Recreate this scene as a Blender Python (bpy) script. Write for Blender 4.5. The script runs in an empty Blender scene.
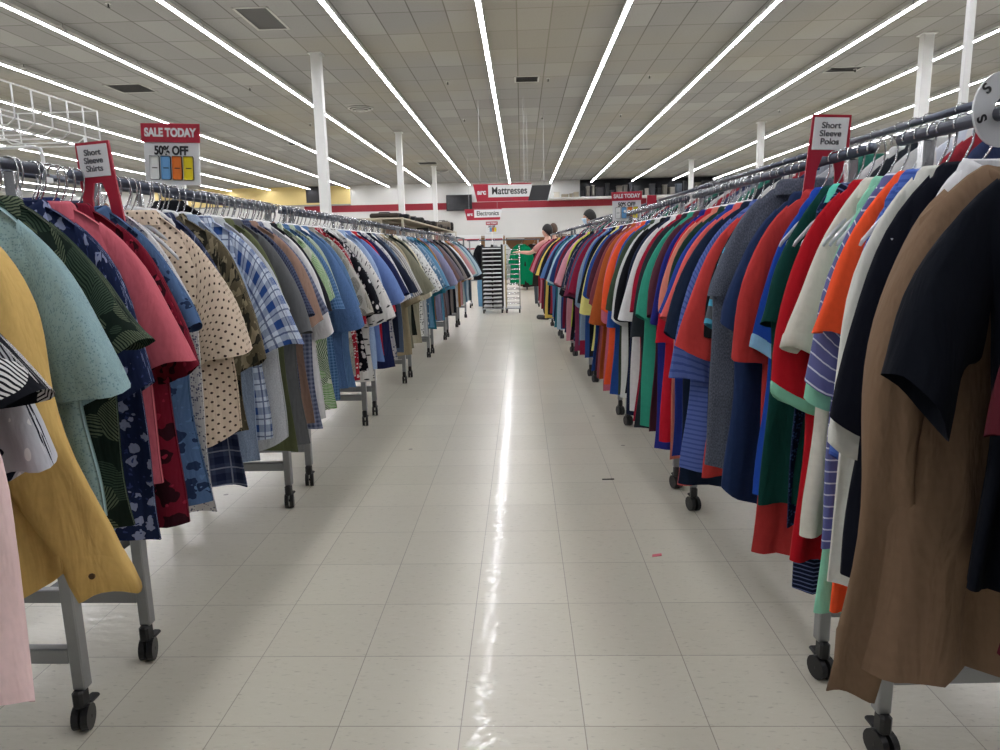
import bpy, math, random
import numpy as np
from mathutils import Vector, Matrix
random.seed(11)
C = bpy.context.scene.collection
PI = math.pi
ZR = 1.365            # height of the aisle-side hanging rails


def s2l(v):
    v /= 255.0
    return v / 12.92 if v <= .04045 else ((v + .055) / 1.055) ** 2.4


def col(c):
    if isinstance(c, str):
        c = [int(c[i:i + 2], 16) for i in (0, 2, 4)]
    return tuple(s2l(x) for x in c) + (1.0,)


# ------------------------------------------------------------------ materials
MATS = {}


class NT:
    def __init__(s, m):
        s.t = m.node_tree
        s.b = s.t.nodes['Principled BSDF']

    def n(s, typ, ins=None, **kw):
        nd = s.t.nodes.new(typ)
        for k, v in kw.items():
            setattr(nd, k, v)
        for k, v in (ins or {}).items():
            if isinstance(v, bpy.types.NodeSocket):
                s.t.links.new(v, nd.inputs[k])
            else:
                nd.inputs[k].default_value = v
        return nd

    def math(s, op, a, b=0.0, c=0.0):
        return s.n('ShaderNodeMath', {0: a, 1: b, 2: c}, operation=op).outputs[0]

    def mix(s, f, a, b):
        nd = s.t.nodes.new('ShaderNodeMix')
        nd.data_type = 'RGBA'
        for i, v in ((0, f), (6, a), (7, b)):
            if isinstance(v, bpy.types.NodeSocket):
                s.t.links.new(v, nd.inputs[i])
            else:
                nd.inputs[i].default_value = v
        return nd.outputs[2]

    def set(s, k, v):
        if isinstance(v, bpy.types.NodeSocket):
            s.t.links.new(v, s.b.inputs[k])
        else:
            s.b.inputs[k].default_value = v


def newmat(name, c=None, rough=.5, metal=0., **kw):
    m = bpy.data.materials.new(name)
    m.use_nodes = True
    b = m.node_tree.nodes['Principled BSDF']
    if c is not None:
        b.inputs['Base Color'].default_value = col(c)
    b.inputs['Roughness'].default_value = rough
    b.inputs['Metallic'].default_value = metal
    for k, v in kw.items():
        b.inputs[k.replace('_', ' ')].default_value = v
    return m


def M(name, c, rough=.5, metal=0., **kw):
    if name not in MATS:
        MATS[name] = newmat(name, c, rough, metal, **kw)
    return MATS[name]


def emit(name, c, st):
    m = newmat(name, 'ffffff', .5)
    b = m.node_tree.nodes['Principled BSDF']
    b.inputs['Emission Color'].default_value = col(c)
    b.inputs['Emission Strength'].default_value = st
    return m


def fabric(kind, *cs, p=None):
    """Woven or knitted cloth; kind picks the printed or woven pattern, measured in metres of cloth (UV)."""
    key = (kind,) + cs + (p,)
    if key in MATS:
        return MATS[key]
    m = newmat('cloth_' + kind, cs[0], .88)
    t = NT(m)
    t.set('Specular IOR Level', .12)
    k = [col(c) for c in cs]
    uv = t.n('ShaderNodeUVMap').outputs[0]
    obj = t.n('ShaderNodeTexCoord').outputs['Object']
    if kind == 'plain':
        nz = t.n('ShaderNodeTexNoise', {'Vector': uv, 'Scale': 60., 'Detail': 3.}).outputs[0]
        lo = tuple(x * .88 for x in k[0][:3]) + (1,)
        c = t.mix(nz, lo, tuple(min(1, x * 1.1) for x in k[0][:3]) + (1,))
    elif kind == 'heather':
        sv = t.n('ShaderNodeMapping', {'Vector': uv, 'Scale': (420., 160., 1.)}).outputs[0]
        nz = t.n('ShaderNodeTexNoise', {'Vector': sv, 'Scale': 1., 'Detail': 2.}).outputs[0]
        c = t.mix(t.n('ShaderNodeMapRange', {0: nz, 1: .35, 2: .65}).outputs[0], k[0], k[1])
    elif kind == 'dots':
        pt, r = p or (.021, .19)
        mp = t.n('ShaderNodeMapping', {'Vector': uv, 'Rotation': (0, 0, PI / 4), 'Scale': (1 / pt,) * 3}).outputs[0]
        v = t.n('ShaderNodeTexVoronoi', {'Vector': mp, 'Scale': 1., 'Randomness': 0.}).outputs[0]
        c = t.mix(t.math('LESS_THAN', v, r), k[0], k[1])
    elif kind == 'stripes':
        pt, w = p or (.02, .25)
        sp = t.n('ShaderNodeSeparateXYZ', {0: uv})
        f = t.math('FRACT', t.math('DIVIDE', sp.outputs[1], pt))
        c = t.mix(t.math('LESS_THAN', f, w), k[0], k[1])
        if len(k) > 2:
            f2 = t.math('FRACT', t.math('DIVIDE', sp.outputs[1], pt * 3))
            c = t.mix(t.math('LESS_THAN', f2, w * .5), c, k[2])
    elif kind == 'vstripes':
        pt, w = p or (.02, .25)
        sp = t.n('ShaderNodeSeparateXYZ', {0: uv})
        f = t.math('FRACT', t.math('DIVIDE', sp.outputs[0], pt))
        c = t.mix(t.math('LESS_THAN', f, w), k[0], k[1])
    elif kind == 'plaid':
        pt = p or .055
        sp = t.n('ShaderNodeSeparateXYZ', {0: uv})

        def band(s, d, a, b):
            f = t.math('FRACT', t.math('ADD', t.math('DIVIDE', s, pt), d))
            return t.math('MULTIPLY', t.math('GREATER_THAN', f, a), t.math('LESS_THAN', f, b))
        bx, by = band(sp.outputs[0], 0., .0, .42), band(sp.outputs[1], 0., .0, .42)
        tot = t.math('MULTIPLY', t.math('ADD', bx, by), .5)
        c = t.mix(tot, k[0], k[1])
        lx, ly = band(sp.outputs[0], 0.3, .0, .08), band(sp.outputs[1], .3, .0, .08)
        c = t.mix(t.math('MULTIPLY', t.math('MAXIMUM', lx, ly), .75), c, k[2])
    elif kind in ('palm', 'leaves'):
        sc = p or 9.
        nz = t.n('ShaderNodeTexNoise', {'Vector': uv, 'Scale': 7., 'Detail': 1.})
        wv = t.n('ShaderNodeVectorMath', {0: uv, 1: t.n('ShaderNodeVectorMath', {0: nz.outputs[1], 'Scale': .05}, operation='SCALE').outputs[0]}, operation='ADD').outputs[0]
        vo = t.n('ShaderNodeTexVoronoi', {'Vector': wv, 'Scale': sc})
        ang = t.n('ShaderNodeVectorRotate', {'Vector': wv, 'Angle': t.math('MULTIPLY', t.n('ShaderNodeSeparateColor', {0: vo.outputs['Color']}).outputs[0], 6.28)}, rotation_type='Z_AXIS').outputs[0]
        wa = t.n('ShaderNodeTexWave', {'Vector': ang, 'Scale': sc * 4.6, 'Distortion': 2.2, 'Detail': 0.}).outputs[1]
        leaf = t.math('GREATER_THAN', wa, .42)
        pick = t.math('GREATER_THAN', t.n('ShaderNodeSeparateColor', {0: vo.outputs['Color']}).outputs[1], .42)
        c = t.mix(leaf, k[0], t.mix(pick, k[1], k[2]))
        edge = t.math('GREATER_THAN', vo.outputs[0], .62)
        c = t.mix(edge, c, k[0])
    elif kind == 'floral':
        sc = p or 22.
        nz = t.n('ShaderNodeTexNoise', {'Vector': uv, 'Scale': sc * 2.5, 'Detail': 1.})
        wv = t.n('ShaderNodeVectorMath', {0: uv, 1: t.n('ShaderNodeVectorMath', {0: nz.outputs[1], 'Scale': .6 / sc}, operation='SCALE').outputs[0]}, operation='ADD').outputs[0]
        v1 = t.n('ShaderNodeTexVoronoi', {'Vector': wv, 'Scale': sc}).outputs[0]
        v2 = t.n('ShaderNodeTexVoronoi', {'Vector': wv, 'Scale': sc * 2.3}).outputs[0]
        c = t.mix(t.math('LESS_THAN', v1, .36), k[0], k[1])
        c = t.mix(t.math('LESS_THAN', v2, .22), c, k[2] if len(k) > 2 else k[1])
    elif kind == 'camo':
        sc = p or 14.
        nz = t.n('ShaderNodeTexNoise', {'Vector': uv, 'Scale': sc, 'Detail': 2.}).outputs[0]
        n2 = t.n('ShaderNodeTexNoise', {'Vector': uv, 'Scale': sc * 1.7, 'Detail': 2., 'Distortion': .7}).outputs[0]
        c = t.mix(t.math('GREATER_THAN', nz, .53), k[0], k[1])
        c = t.mix(t.math('GREATER_THAN', n2, .57), c, k[2])
    elif kind == 'speck':
        sc = p or 130.
        v = t.n('ShaderNodeTexVoronoi', {'Vector': uv, 'Scale': sc})
        pick = t.math('GREATER_THAN', t.n('ShaderNodeSeparateColor', {0: v.outputs['Color']}).outputs[0], .45)
        c = t.mix(t.math('MULTIPLY', t.math('LESS_THAN', v.outputs[0], .42), pick), k[0], k[1])
    elif kind == 'birch':
        mp = t.n('ShaderNodeMapping', {'Vector': uv, 'Scale': (22., 70., 1.)}).outputs[0]
        v = t.n('ShaderNodeTexVoronoi', {'Vector': mp, 'Scale': 1.})
        c = t.mix(t.math('LESS_THAN', v.outputs[0], .33), k[0], k[1])
    t.set('Base Color', c)
    ws = t.n('ShaderNodeMapping', {'Vector': obj, 'Scale': (20., 20., 6.), 'Rotation': (0, .3, 0)}).outputs[0]
    big = t.n('ShaderNodeTexNoise', {'Vector': ws, 'Scale': 1., 'Detail': 3., 'Roughness': .5, 'Distortion': .4}).outputs[0]
    weave = t.n('ShaderNodeTexNoise', {'Vector': uv, 'Scale': 700., 'Detail': 1.}).outputs[0]
    b1 = t.n('ShaderNodeBump', {'Height': big, 'Strength': .5, 'Distance': .025})
    b2 = t.n('ShaderNodeBump', {'Height': weave, 'Strength': .12, 'Distance': .001, 'Normal': b1.outputs[0]})
    t.set('Normal', b2.outputs[0])
    MATS[key] = m
    return m


chrome = M('chrome', 'c4c6c8', .22, 1.)
steel = M('rack_steel', '96989a', .38, .85)
dark_chrome = M('rail_steel', '565b68', .42, .75)
black_pl = M('black_plastic', '141416', .45)
white_pl = M('white_plastic', 'e6e7e6', .35)
clear_pl = M('clear_plastic', 'dfe4ea', .15, 0., Transmission_Weight=.45, IOR=1.3)
wire_white = M('white_wire', 'e9eaea', .35)
sign_red = M('sign_red', 'a51430', .4)
sign_white = M('sign_white', 'dcdedf', .4)
ink = M('ink', '1c1e22', .5)
red_pl = M('red_plastic', 'b8182c', .4)


# ------------------------------------------------------------------ mesh helpers
def obj(name, verts, faces, mat, parent=None, uv=None, smooth=True, loc=None):
    me = bpy.data.meshes.new(name)
    me.from_pydata([tuple(v) for v in verts], [], [tuple(f) for f in faces])
    if uv is not None:
        l = me.uv_layers.new(name='UVMap')
        uvs = np.asarray(uv, float)
        idx = np.empty(len(me.loops), int)
        me.loops.foreach_get('vertex_index', idx)
        l.data.foreach_set('uv', uvs[idx].ravel())
    if smooth:
        me.polygons.foreach_set('use_smooth', [True] * len(me.polygons))
    me.materials.append(mat)
    me.update()
    o = bpy.data.objects.new(name, me)
    C.objects.link(o)
    if parent:
        o.parent = parent
    if loc:
        o.location = loc
    return o


class B:
    """collects boxes, tubes and lofts into one mesh"""

    def __init__(s):
        s.v, s.f = [], []

    def add(s, v, f):
        n = len(s.v)
        s.v += [tuple(x) for x in v]
        s.f += [tuple(i + n for i in q) for q in f]
        return s

    def box(s, x0, x1, y0, y1, z0, z1, b=0.):
        if b <= 0:
            v = [(x, y, z) for z in (z0, z1) for y in (y0, y1) for x in (x0, x1)]
            return s.add(v, [(0, 2, 3, 1), (4, 5, 7, 6), (0, 1, 5, 4), (2, 6, 7, 3), (0, 4, 6, 2), (1, 3, 7, 5)])
        # chamfered box: rings of an octagon-ish outline
        def ring(z, d):
            return [(x0 + d + b, y0 + d, z), (x1 - d - b, y0 + d, z), (x1 - d, y0 + d + b, z), (x1 - d, y1 - d - b, z), (x1 - d - b, y1 - d, z), (x0 + d + b, y1 - d, z), (x0 + d, y1 - d - b, z), (x0 + d, y0 + d + b, z)]
        v = ring(z0, b * .7) + ring(z0 + b, 0) + ring(z1 - b, 0) + ring(z1, b * .7)
        f = [tuple(range(7, -1, -1)), tuple(range(24, 32))]
        for r in range(3):
            for i in range(8):
                j = (i + 1) % 8
                f.append((r * 8 + i, r * 8 + j, r * 8 + 8 + j, r * 8 + 8 + i))
        return s.add(v, f)

    def tube(s, pts, r, n=8, closed=False, cap=True):
        pts = [Vector(p) for p in pts]
        rings = []
        up = None
        L = len(pts)
        for i, p in enumerate(pts):
            a = pts[(i - 1) % L] if (i > 0 or closed) else p
            b = pts[(i + 1) % L] if (i < L - 1 or closed) else p
            d = (b - a).normalized()
            if up is None:
                up = Vector((0, 0, 1)) if abs(d.z) < .9 else Vector((1, 0, 0))
            sx = d.cross(up)
            if sx.length < 1e-5:
                sx = d.cross(Vector((0, 1, 0)))
            sx.normalize()
            up = sx.cross(d).normalized()
            rr = r[i] if isinstance(r, (list, tuple)) else r
            rings.append([p + (sx * math.cos(2 * PI * k / n) + up * math.sin(2 * PI * k / n)) * rr for k in range(n)])
        v = [q for R in rings for q in R]
        f = []
        for i in range(L if closed else L - 1):
            for k in range(n):
                a, b = i * n + k, i * n + (k + 1) % n
                c = (i + 1) % L * n
                f.append((a, b, c + (k + 1) % n, c + k))
        if cap and not closed:
            f += [tuple(range(n - 1, -1, -1)), tuple((L - 1) * n + k for k in range(n))]
        return s.add(v, f)

    def disc(s, c, ax, r, h, n=20, r2=None):
        """solid disc (or ring when r2 is the hole) with axis ax"""
        c, ax = Vector(c), Vector(ax).normalized()
        e1 = ax.orthogonal().normalized()
        e2 = ax.cross(e1)
        cir = lambda R, t: [c + ax * t + (e1 * math.cos(2 * PI * k / n) + e2 * math.sin(2 * PI * k / n)) * R for k in range(n)]
        if r2 is None:
            v = cir(r, -h / 2) + cir(r, h / 2)
            f = [tuple(range(n - 1, -1, -1)), tuple(range(n, 2 * n))] + [(k, (k + 1) % n, n + (k + 1) % n, n + k) for k in range(n)]
        else:
            v = cir(r, -h / 2) + cir(r, h / 2) + cir(r2, h / 2) + cir(r2, -h / 2)
            f = [(q * n + k, q * n + (k + 1) % n, (q + 1) % 4 * n + (k + 1) % n, (q + 1) % 4 * n + k) for q in range(4) for k in range(n)]
        return s.add(v, f)

    def prism(s, poly, y0, y1):
        """outline in x,z pulled from y0 to y1"""
        n = len(poly)
        v = [(x, y0, z) for x, z in poly] + [(x, y1, z) for x, z in poly]
        return s.add(v, [tuple(range(n)), tuple(range(2 * n - 1, n - 1, -1))] + [((k + 1) % n, k, n + k, n + (k + 1) % n) for k in range(n)])

    def build(s, name, mat, parent=None, smooth=False, loc=None):
        return obj(name, s.v, s.f, mat, parent, None, smooth, loc)


def tag(o, label, cat, group=None):
    o['label'] = label
    o['category'] = cat
    if group:
        o['group'] = group
    return o


def empty(name, loc, label, cat, group=None, rz=0.):
    o = bpy.data.objects.new(name, None)
    o.empty_display_size = .1
    C.objects.link(o)
    o.location = loc
    o.rotation_euler = (0, 0, rz)
    return tag(o, label, cat, group)


def struct(o):
    o['kind'] = 'structure'
    return o


def text(name, s, size, mat, parent, loc, rot=(PI / 2, 0, 0), bold=.0, align='CENTER', sx=1.):
    cu = bpy.data.curves.new(name, 'FONT')
    cu.body = s
    cu.size = size
    cu.align_x = align
    cu.align_y = 'CENTER'
    cu.extrude = .0006
    cu.offset = bold
    cu.space_line = .95
    cu.materials.append(mat)
    tmp = bpy.data.objects.new(name, cu)
    me = bpy.data.meshes.new_from_object(tmp)
    bpy.data.objects.remove(tmp)
    o = bpy.data.objects.new(name, me)
    C.objects.link(o)
    o.parent = parent
    o.location = loc
    o.rotation_euler = rot
    o.scale = (sx, 1, 1)
    return o


# ------------------------------------------------------------------ camera
f_px, pitch, yaw, roll, CH = 701.24, .1763, .0340, -.0226, 1.1573
cy, sy, cp, sp = math.cos(yaw), math.sin(yaw), math.cos(pitch), math.sin(pitch)
fw = Vector((-sy * cp, cy * cp, -sp))
rt = Vector((cy, sy, 0))
up = rt.cross(fw)
r2 = rt * math.cos(roll) + up * math.sin(roll)
u2 = up * math.cos(roll) - rt * math.sin(roll)
cam = bpy.data.cameras.new('camera')
cam.sensor_width = 36.
cam.lens = 36. * f_px / 1000.
cam.clip_end = 200.
co = bpy.data.objects.new('camera', cam)
C.objects.link(co)
co.matrix_world = Matrix(((r2.x, u2.x, -fw.x, 0), (r2.y, u2.y, -fw.y, 0), (r2.z, u2.z, -fw.z, CH), (0, 0, 0, 1)))
bpy.context.scene.camera = co

# ------------------------------------------------------------------ the hall
XL, XR, YN, YF, HC = -29., 25., -3.2, 43.9, 5.22
ZL = 5.06


def slab(name, x0, x1, y0, y1, z0, z1, mat):
    return struct(B().box(x0, x1, y0, y1, z0, z1).build(name, mat))


def floor_mat():
    m = newmat('vinyl_tile', 'a8a498', .3)
    t = NT(m)
    oc = t.n('ShaderNodeTexCoord').outputs['Object']
    mp = t.n('ShaderNodeMapping', {'Vector': oc, 'Location': (1.0834, -1.5507 + 8 * .3048, 0)}).outputs[0]
    br = t.n('ShaderNodeTexBrick', {'Vector': mp, 'Color1': col('cbc7b7'), 'Color2': col('c3bfaf'), 'Mortar': col('8c887b'), 'Scale': 1., 'Mortar Size': .0016,
                                    'Mortar Smooth': .3, 'Bias': 0., 'Brick Width': .3048, 'Row Height': .3048}, offset=0., squash=1.)
    c = br.outputs[0]
    big = t.n('ShaderNodeTexNoise', {'Vector': oc, 'Scale': 1.3, 'Detail': 3.}).outputs[0]
    c = t.mix(t.n('ShaderNodeMapRange', {0: big, 1: .3, 2: .75, 4: .35}).outputs[0], c, col('beb6aa'))
    st = t.n('ShaderNodeMapping', {'Vector': oc, 'Rotation': (0, 0, .5), 'Scale': (34., 110., 1.)}).outputs[0]
    fl = t.n('ShaderNodeTexNoise', {'Vector': st, 'Scale': 1., 'Detail': 3., 'Roughness': .6}).outputs[0]
    c = t.mix(t.n('ShaderNodeMapRange', {0: fl, 1: .60, 2: .70, 4: .5}).outputs[0], c, col('938e80'))
    c = t.mix(t.n('ShaderNodeMapRange', {0: fl, 1: .40, 2: .30, 4: .35}).outputs[0], c, col('d2cfc4'))
    sc = t.n('ShaderNodeTexVoronoi', {'Vector': oc, 'Scale': 2.3}).outputs[0]
    c = t.mix(t.math('MULTIPLY', t.math('LESS_THAN', sc, .03), .7), c, col('4a463f'))
    t.set('Base Color', c)
    t.set('Roughness', .3)
    t.set('Specular IOR Level', .5)
    t.set('Coat Weight', .2)
    t.set('Coat Roughness', .05)
    wm = t.n('ShaderNodeMapping', {'Vector': oc, 'Scale': (12., 28., 1.)}).outputs[0]
    w = t.n('ShaderNodeTexNoise', {'Vector': wm, 'Scale': 1., 'Detail': 2.}).outputs[0]
    b = t.n('ShaderNodeBump', {'Height': w, 'Strength': .15, 'Distance': .01})
    b2 = t.n('ShaderNodeBump', {'Height': br.outputs[1], 'Strength': .2, 'Distance': .001, 'Normal': b.outputs[0]}, invert=True)
    t.set('Normal', b2.outputs[0])
    t.set('Coat Normal', b.outputs[0])
    return m


def ceil_mat():
    m = newmat('ceiling_tile', 'c9c9c6', .9)
    t = NT(m)
    oc = t.n('ShaderNodeTexCoord').outputs['Object']
    mp = t.n('ShaderNodeMapping', {'Vector': oc, 'Location': (.6242 + 24.384 + .61, 20., 0)}).outputs[0]
    br = t.n('ShaderNodeTexBrick', {'Vector': mp, 'Color1': col('9c9c9c'), 'Color2': col('bababa'), 'Mortar': col('737270'), 'Scale': 1., 'Mortar Size': .012,
                                    'Mortar Smooth': .1, 'Bias': -.6, 'Brick Width': .6096, 'Row Height': 1.2192}, offset=0., squash=1.)
    big = t.n('ShaderNodeTexNoise', {'Vector': oc, 'Scale': .25, 'Detail': 2.}).outputs[0]
    c = t.mix(t.n('ShaderNodeMapRange', {0: big, 1: .45, 2: .65, 4: .5}).outputs[0], br.outputs[0], col('a59f90'))
    nz = t.n('ShaderNodeTexNoise', {'Vector': oc, 'Scale': 40., 'Detail': 3.}).outputs[0]
    c = t.mix(t.n('ShaderNodeMapRange', {0: nz, 1: .55, 2: .75, 4: .25}).outputs[0], c, col('7b7975'))
    t.set('Base Color', c)
    t.set('Specular IOR Level', 0.)
    return m


def wall_mat(c='d4d4d2'):
    m = newmat('painted_wall', c, .7)
    t = NT(m)
    oc = t.n('ShaderNodeTexCoord').outputs['Object']
    nz = t.n('ShaderNodeTexNoise', {'Vector': oc, 'Scale': 1.2, 'Detail': 4.}).outputs[0]
    k = col(c)
    t.set('Base Color', t.mix(nz, tuple(x * .93 for x in k[:3]) + (1,), k))
    return m


slab('floor', XL, XR, YN, YF, -.1, 0., floor_mat())
slab('ceiling', XL, XR, YN, YF, HC, HC + .1, ceil_mat())
wm = wall_mat()
slab('wall_back', XL, XR, YF, YF + .1, 0., HC, wm)
slab('wall_left', XL - .1, XL, YN, YF, 0., HC, wm)
slab('wall_right', XR, XR + .1, YN, YF, 0., HC, wm)
slab('wall_front', XL, XR, YN - .1, YN, 0., HC, wall_mat('77777a'))  # unseen end wall, set close and grey to cut light from behind the camera
stripe = M('stripe_paint', '8c1026', .5)
slab('trim_1', -13.3, 7.6, YF - .02, YF + .001, 3.66, 4.06, stripe)
slab('trim_2', 12.2, 16., YF - .02, YF + .001, 3.66, 4.06, stripe)
slab('trim_3', -19.4, -17.2, YF - .02, YF + .001, 2.75, 3.0, stripe)
cream = wall_mat('dcc585')
slab('trim_4', -22.5, -10.4, YF - .12, YF + .001, 4.12, HC, cream)
slab('trim_5', -22.5, -10.4, YF - .16, YF + .001, 4.06, 4.14, M('grey_trim', '8c8c8a', .5))
slab('trim_6', -13.1, -11.75, YF - .15, YF + .001, 4.25, HC, M('dark_opening', '26262a', .7))
# white square columns on a 12 m grid, with a slim cap plate
cw = M('column_paint', 'dadbdb', .45)
n = 0
for x in (-4.16, 8.18):
    for y in (15.25, 25.1, 35.0):
        n += 1
        b = B().box(x - .1, x + .1, y - .1, y + .1, 0, HC, .012).box(x - .14, x + .14, y - .14, y + .14, HC - .02, HC - .002).box(x - .13, x + .13, y - .13, y + .13, 0, .1)
        struct(b.build('column', cw))
for x, y in ((-16.5, 20.2), (-16.5, 35.), (-10.5, 38.)):
    struct(B().box(x - .1, x + .1, y - .1, y + .1, 0, HC, .012).box(x - .14, x + .14, y - .14, y + .14, HC - .02, HC - .002).build('column', cw))

# strip lights: continuous rows, each with a housing, a glowing lens and hanger clips
lamp = emit('led_lens', 'fafaff', 44.)
house = M('light_housing', 'dcdcdc', .5)
hang = M('galvanised', 'a5a6a8', .4, .7)
CLIP = None
for i in range(-11, 10):
    x = -.6242 + i * 2.4384
    near = 'over the aisle' if i == 0 else ('%s row toward the %s side of the hall' % ({1: 'first', 2: 'second', 3: 'third', 4: 'fourth', 5: 'fifth', 6: 'sixth', 7: 'seventh', 8: 'eighth', 9: 'ninth', 10: 'tenth', 11: 'eleventh'}[abs(i)], 'polo' if i > 0 else 'button-shirt'))
    t = empty('ceiling_light', (x, (YN + YF) / 2, ZL), 'long white strip light %s' % near, 'light', 'strip lights on the ceiling')
    h = (YF - YN) / 2 - .25
    B().box(-.05, .05, -h, h, -.005, .055, .004).build('housing', house, t)
    B().box(-.036, .036, -h + .02, h - .02, -.0095, -.0055, .002).build('lens', lamp, t)
    yy = -h + 1.2
    while yy < h:
        if CLIP is None:
            CLIP = B().tube([(0, 0, .05), (0, 0, HC - ZL)], .006, 6).box(-.055, .055, -.02, .02, .01, .065).build('hanger_clip', hang, t)
            c = CLIP
        else:
            c = CLIP.copy()
            c.parent = t
            C.objects.link(c)
        c.location = (0, yy, 0)
        yy += 2.4384

# things in the ceiling
vent_m = M('vent_dark', '3a3a3c', .6)
vent_w = M('vent_white', 'bdbdbb', .5)


def ceiling_vent(x, y, w, d, label, name='ceiling_vent', cat='vent', dark=True):
    t = empty(name, (x, y, HC), label, cat)
    z = -.012
    b = B().box(-w / 2, w / 2, -d / 2, -d / 2 + .04, z, 0).box(-w / 2, w / 2, d / 2 - .04, d / 2, z, 0).box(-w / 2, -w / 2 + .04, -d / 2, d / 2, z, 0).box(w / 2 - .04, w / 2, -d / 2, d / 2, z, 0)
    b.build('frame', vent_w, t)
    B().box(-w / 2 + .04, w / 2 - .04, -d / 2 + .04, d / 2 - .04, -.003, 0).build('panel', vent_m, t)
    if dark:
        b = B()
        k = -d / 2 + .08
        while k < d / 2 - .05:
            b.add([(-w / 2 + .04, k, -.010), (w / 2 - .04, k, -.010), (w / 2 - .04, k + .03, -.004), (-w / 2 + .04, k + .03, -.004)], [(0, 1, 2, 3)])
            k += .06
        b.build('louver', M('vent_grey', '5a5a5c', .5), t)


ceiling_vent(-4.45, 13.0, .6, 1.2, 'dark open ceiling tile ahead of the tall white column', 'open_ceiling_tile', 'ceiling tile', False)
ceiling_vent(-9.4, 17.7, .9, .9, 'dark louvred ceiling vent above the two sale signs')
ceiling_vent(.2, 18.0, .6, .6, 'small dark ceiling vent ahead of the mattress sign')
ceiling_vent(-4.3, 33.8, .9, .8, 'dark ceiling vent beside the third white column')
ceiling_vent(7.75, 18.0, .8, .5, 'dark ceiling vent by the tall column over the polo row')
ceiling_vent(5.2, 31., .7, .5, 'small dark ceiling vent far above the polo row')
ceiling_vent(-8.3, 27., .7, .5, 'small dark ceiling vent far above the button-shirt row')
for x, y, lab in ((-4.5, 20.8, 'round white air diffuser in the ceiling behind the tall column'), (-4.0, 37.0, 'small round air diffuser far along the ceiling near the screen')):
    t = empty('air_diffuser', (x, y, HC), lab, 'vent')
    b = B()
    for k, (r, z) in enumerate(((.36, -.02), (.27, -.05), (.18, -.08))):
        b.disc((0, 0, z), (0, 0, 1), r, .02, 28, r - .05)
    b.build('ring', vent_w, t)
    B().disc((0, 0, -.004), (0, 0, 1), .34, .006, 28).build('throat', vent_m, t)
    B().disc((0, 0, -.09), (0, 0, 1), .09, .03, 20).build('cone', vent_w, t)
k = 0
for i in (-4, -3, -2, -1, 0, 1, 2, 3, 4):
    for y in (11.6, 17.2, 23.):
        k += 1
        if (i + int(y)) % 2 and abs(i) > 1:
            continue
        t = empty('sprinkler_head', (-.6242 + (i + .5) * 2.4384 + .12, y + .4 * (k % 3), HC), 'small metal sprinkler head on the ceiling between two light rows', 'sprinkler', 'sprinkler heads')
        B().disc((0, 0, -.006), (0, 0, 1), .045, .012, 16).build('escutcheon', vent_w, t)
        B().tube([(0, 0, 0), (0, 0, -.06)], .012, 8).disc((0, 0, -.065), (0, 0, 1), .025, .006, 12).build('nozzle', vent_m, t)

# flat black panel paints the loft's unlit depth on the back wall, stock before it
loft_d = M('loft_shade', '1b1b1e', .9)
slab('wall_loft', 3.6, 16.5, YF - .05, YF + .001, 4.15, HC, loft_d)
slab('trim_7', 1.6, 16.6, YF - 1.3, YF - .02, 4.05, 4.14, M('loft_edge', 'c8c8c6', .6))
rl = random.Random(5)
lx = 2.0
cl = ['22252b', '3a3d42', '5b5750', '2c2a2e', '474f58', '6b675f', '1b1c20', '8a877f']
while lx < 15.8:
    w = rl.uniform(.16, .42)
    h = rl.uniform(.3, .8) if lx > 3.6 else rl.uniform(.2, .4)
    c = rl.choice(cl) if lx > 3.4 else rl.choice(['b8ae98', '8f8572', 'c6c0b2'])
    t = empty('storage_tub', (lx + w / 2, YF - .7 + rl.uniform(-.2, .15), 4.141), 'dim storage tub stacked on the high back-wall loft', 'tub', 'tubs on the loft')
    m_ = M('tub_' + c, c, .6)
    B().box(-w / 2, w / 2, -.2, .2, 0, h - .05, .02).build('tub_body', m_, t)
    B().box(-w / 2 - .015, w / 2 + .015, -.215, .215, h - .049, h, .01).build('lid', m_, t)
    lx += w + rl.uniform(.04, .16)


# ------------------------------------------------------------------ racks
def rail_x(side, y):
    return -1.115 + .011 * (y - 1.5) if side < 0 else .80 - .038 * (y - 1.5)


ORD = ['first', 'second', 'third', 'fourth', 'fifth', 'sixth', 'seventh', 'eighth']
RW = .56          # rack depth


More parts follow.
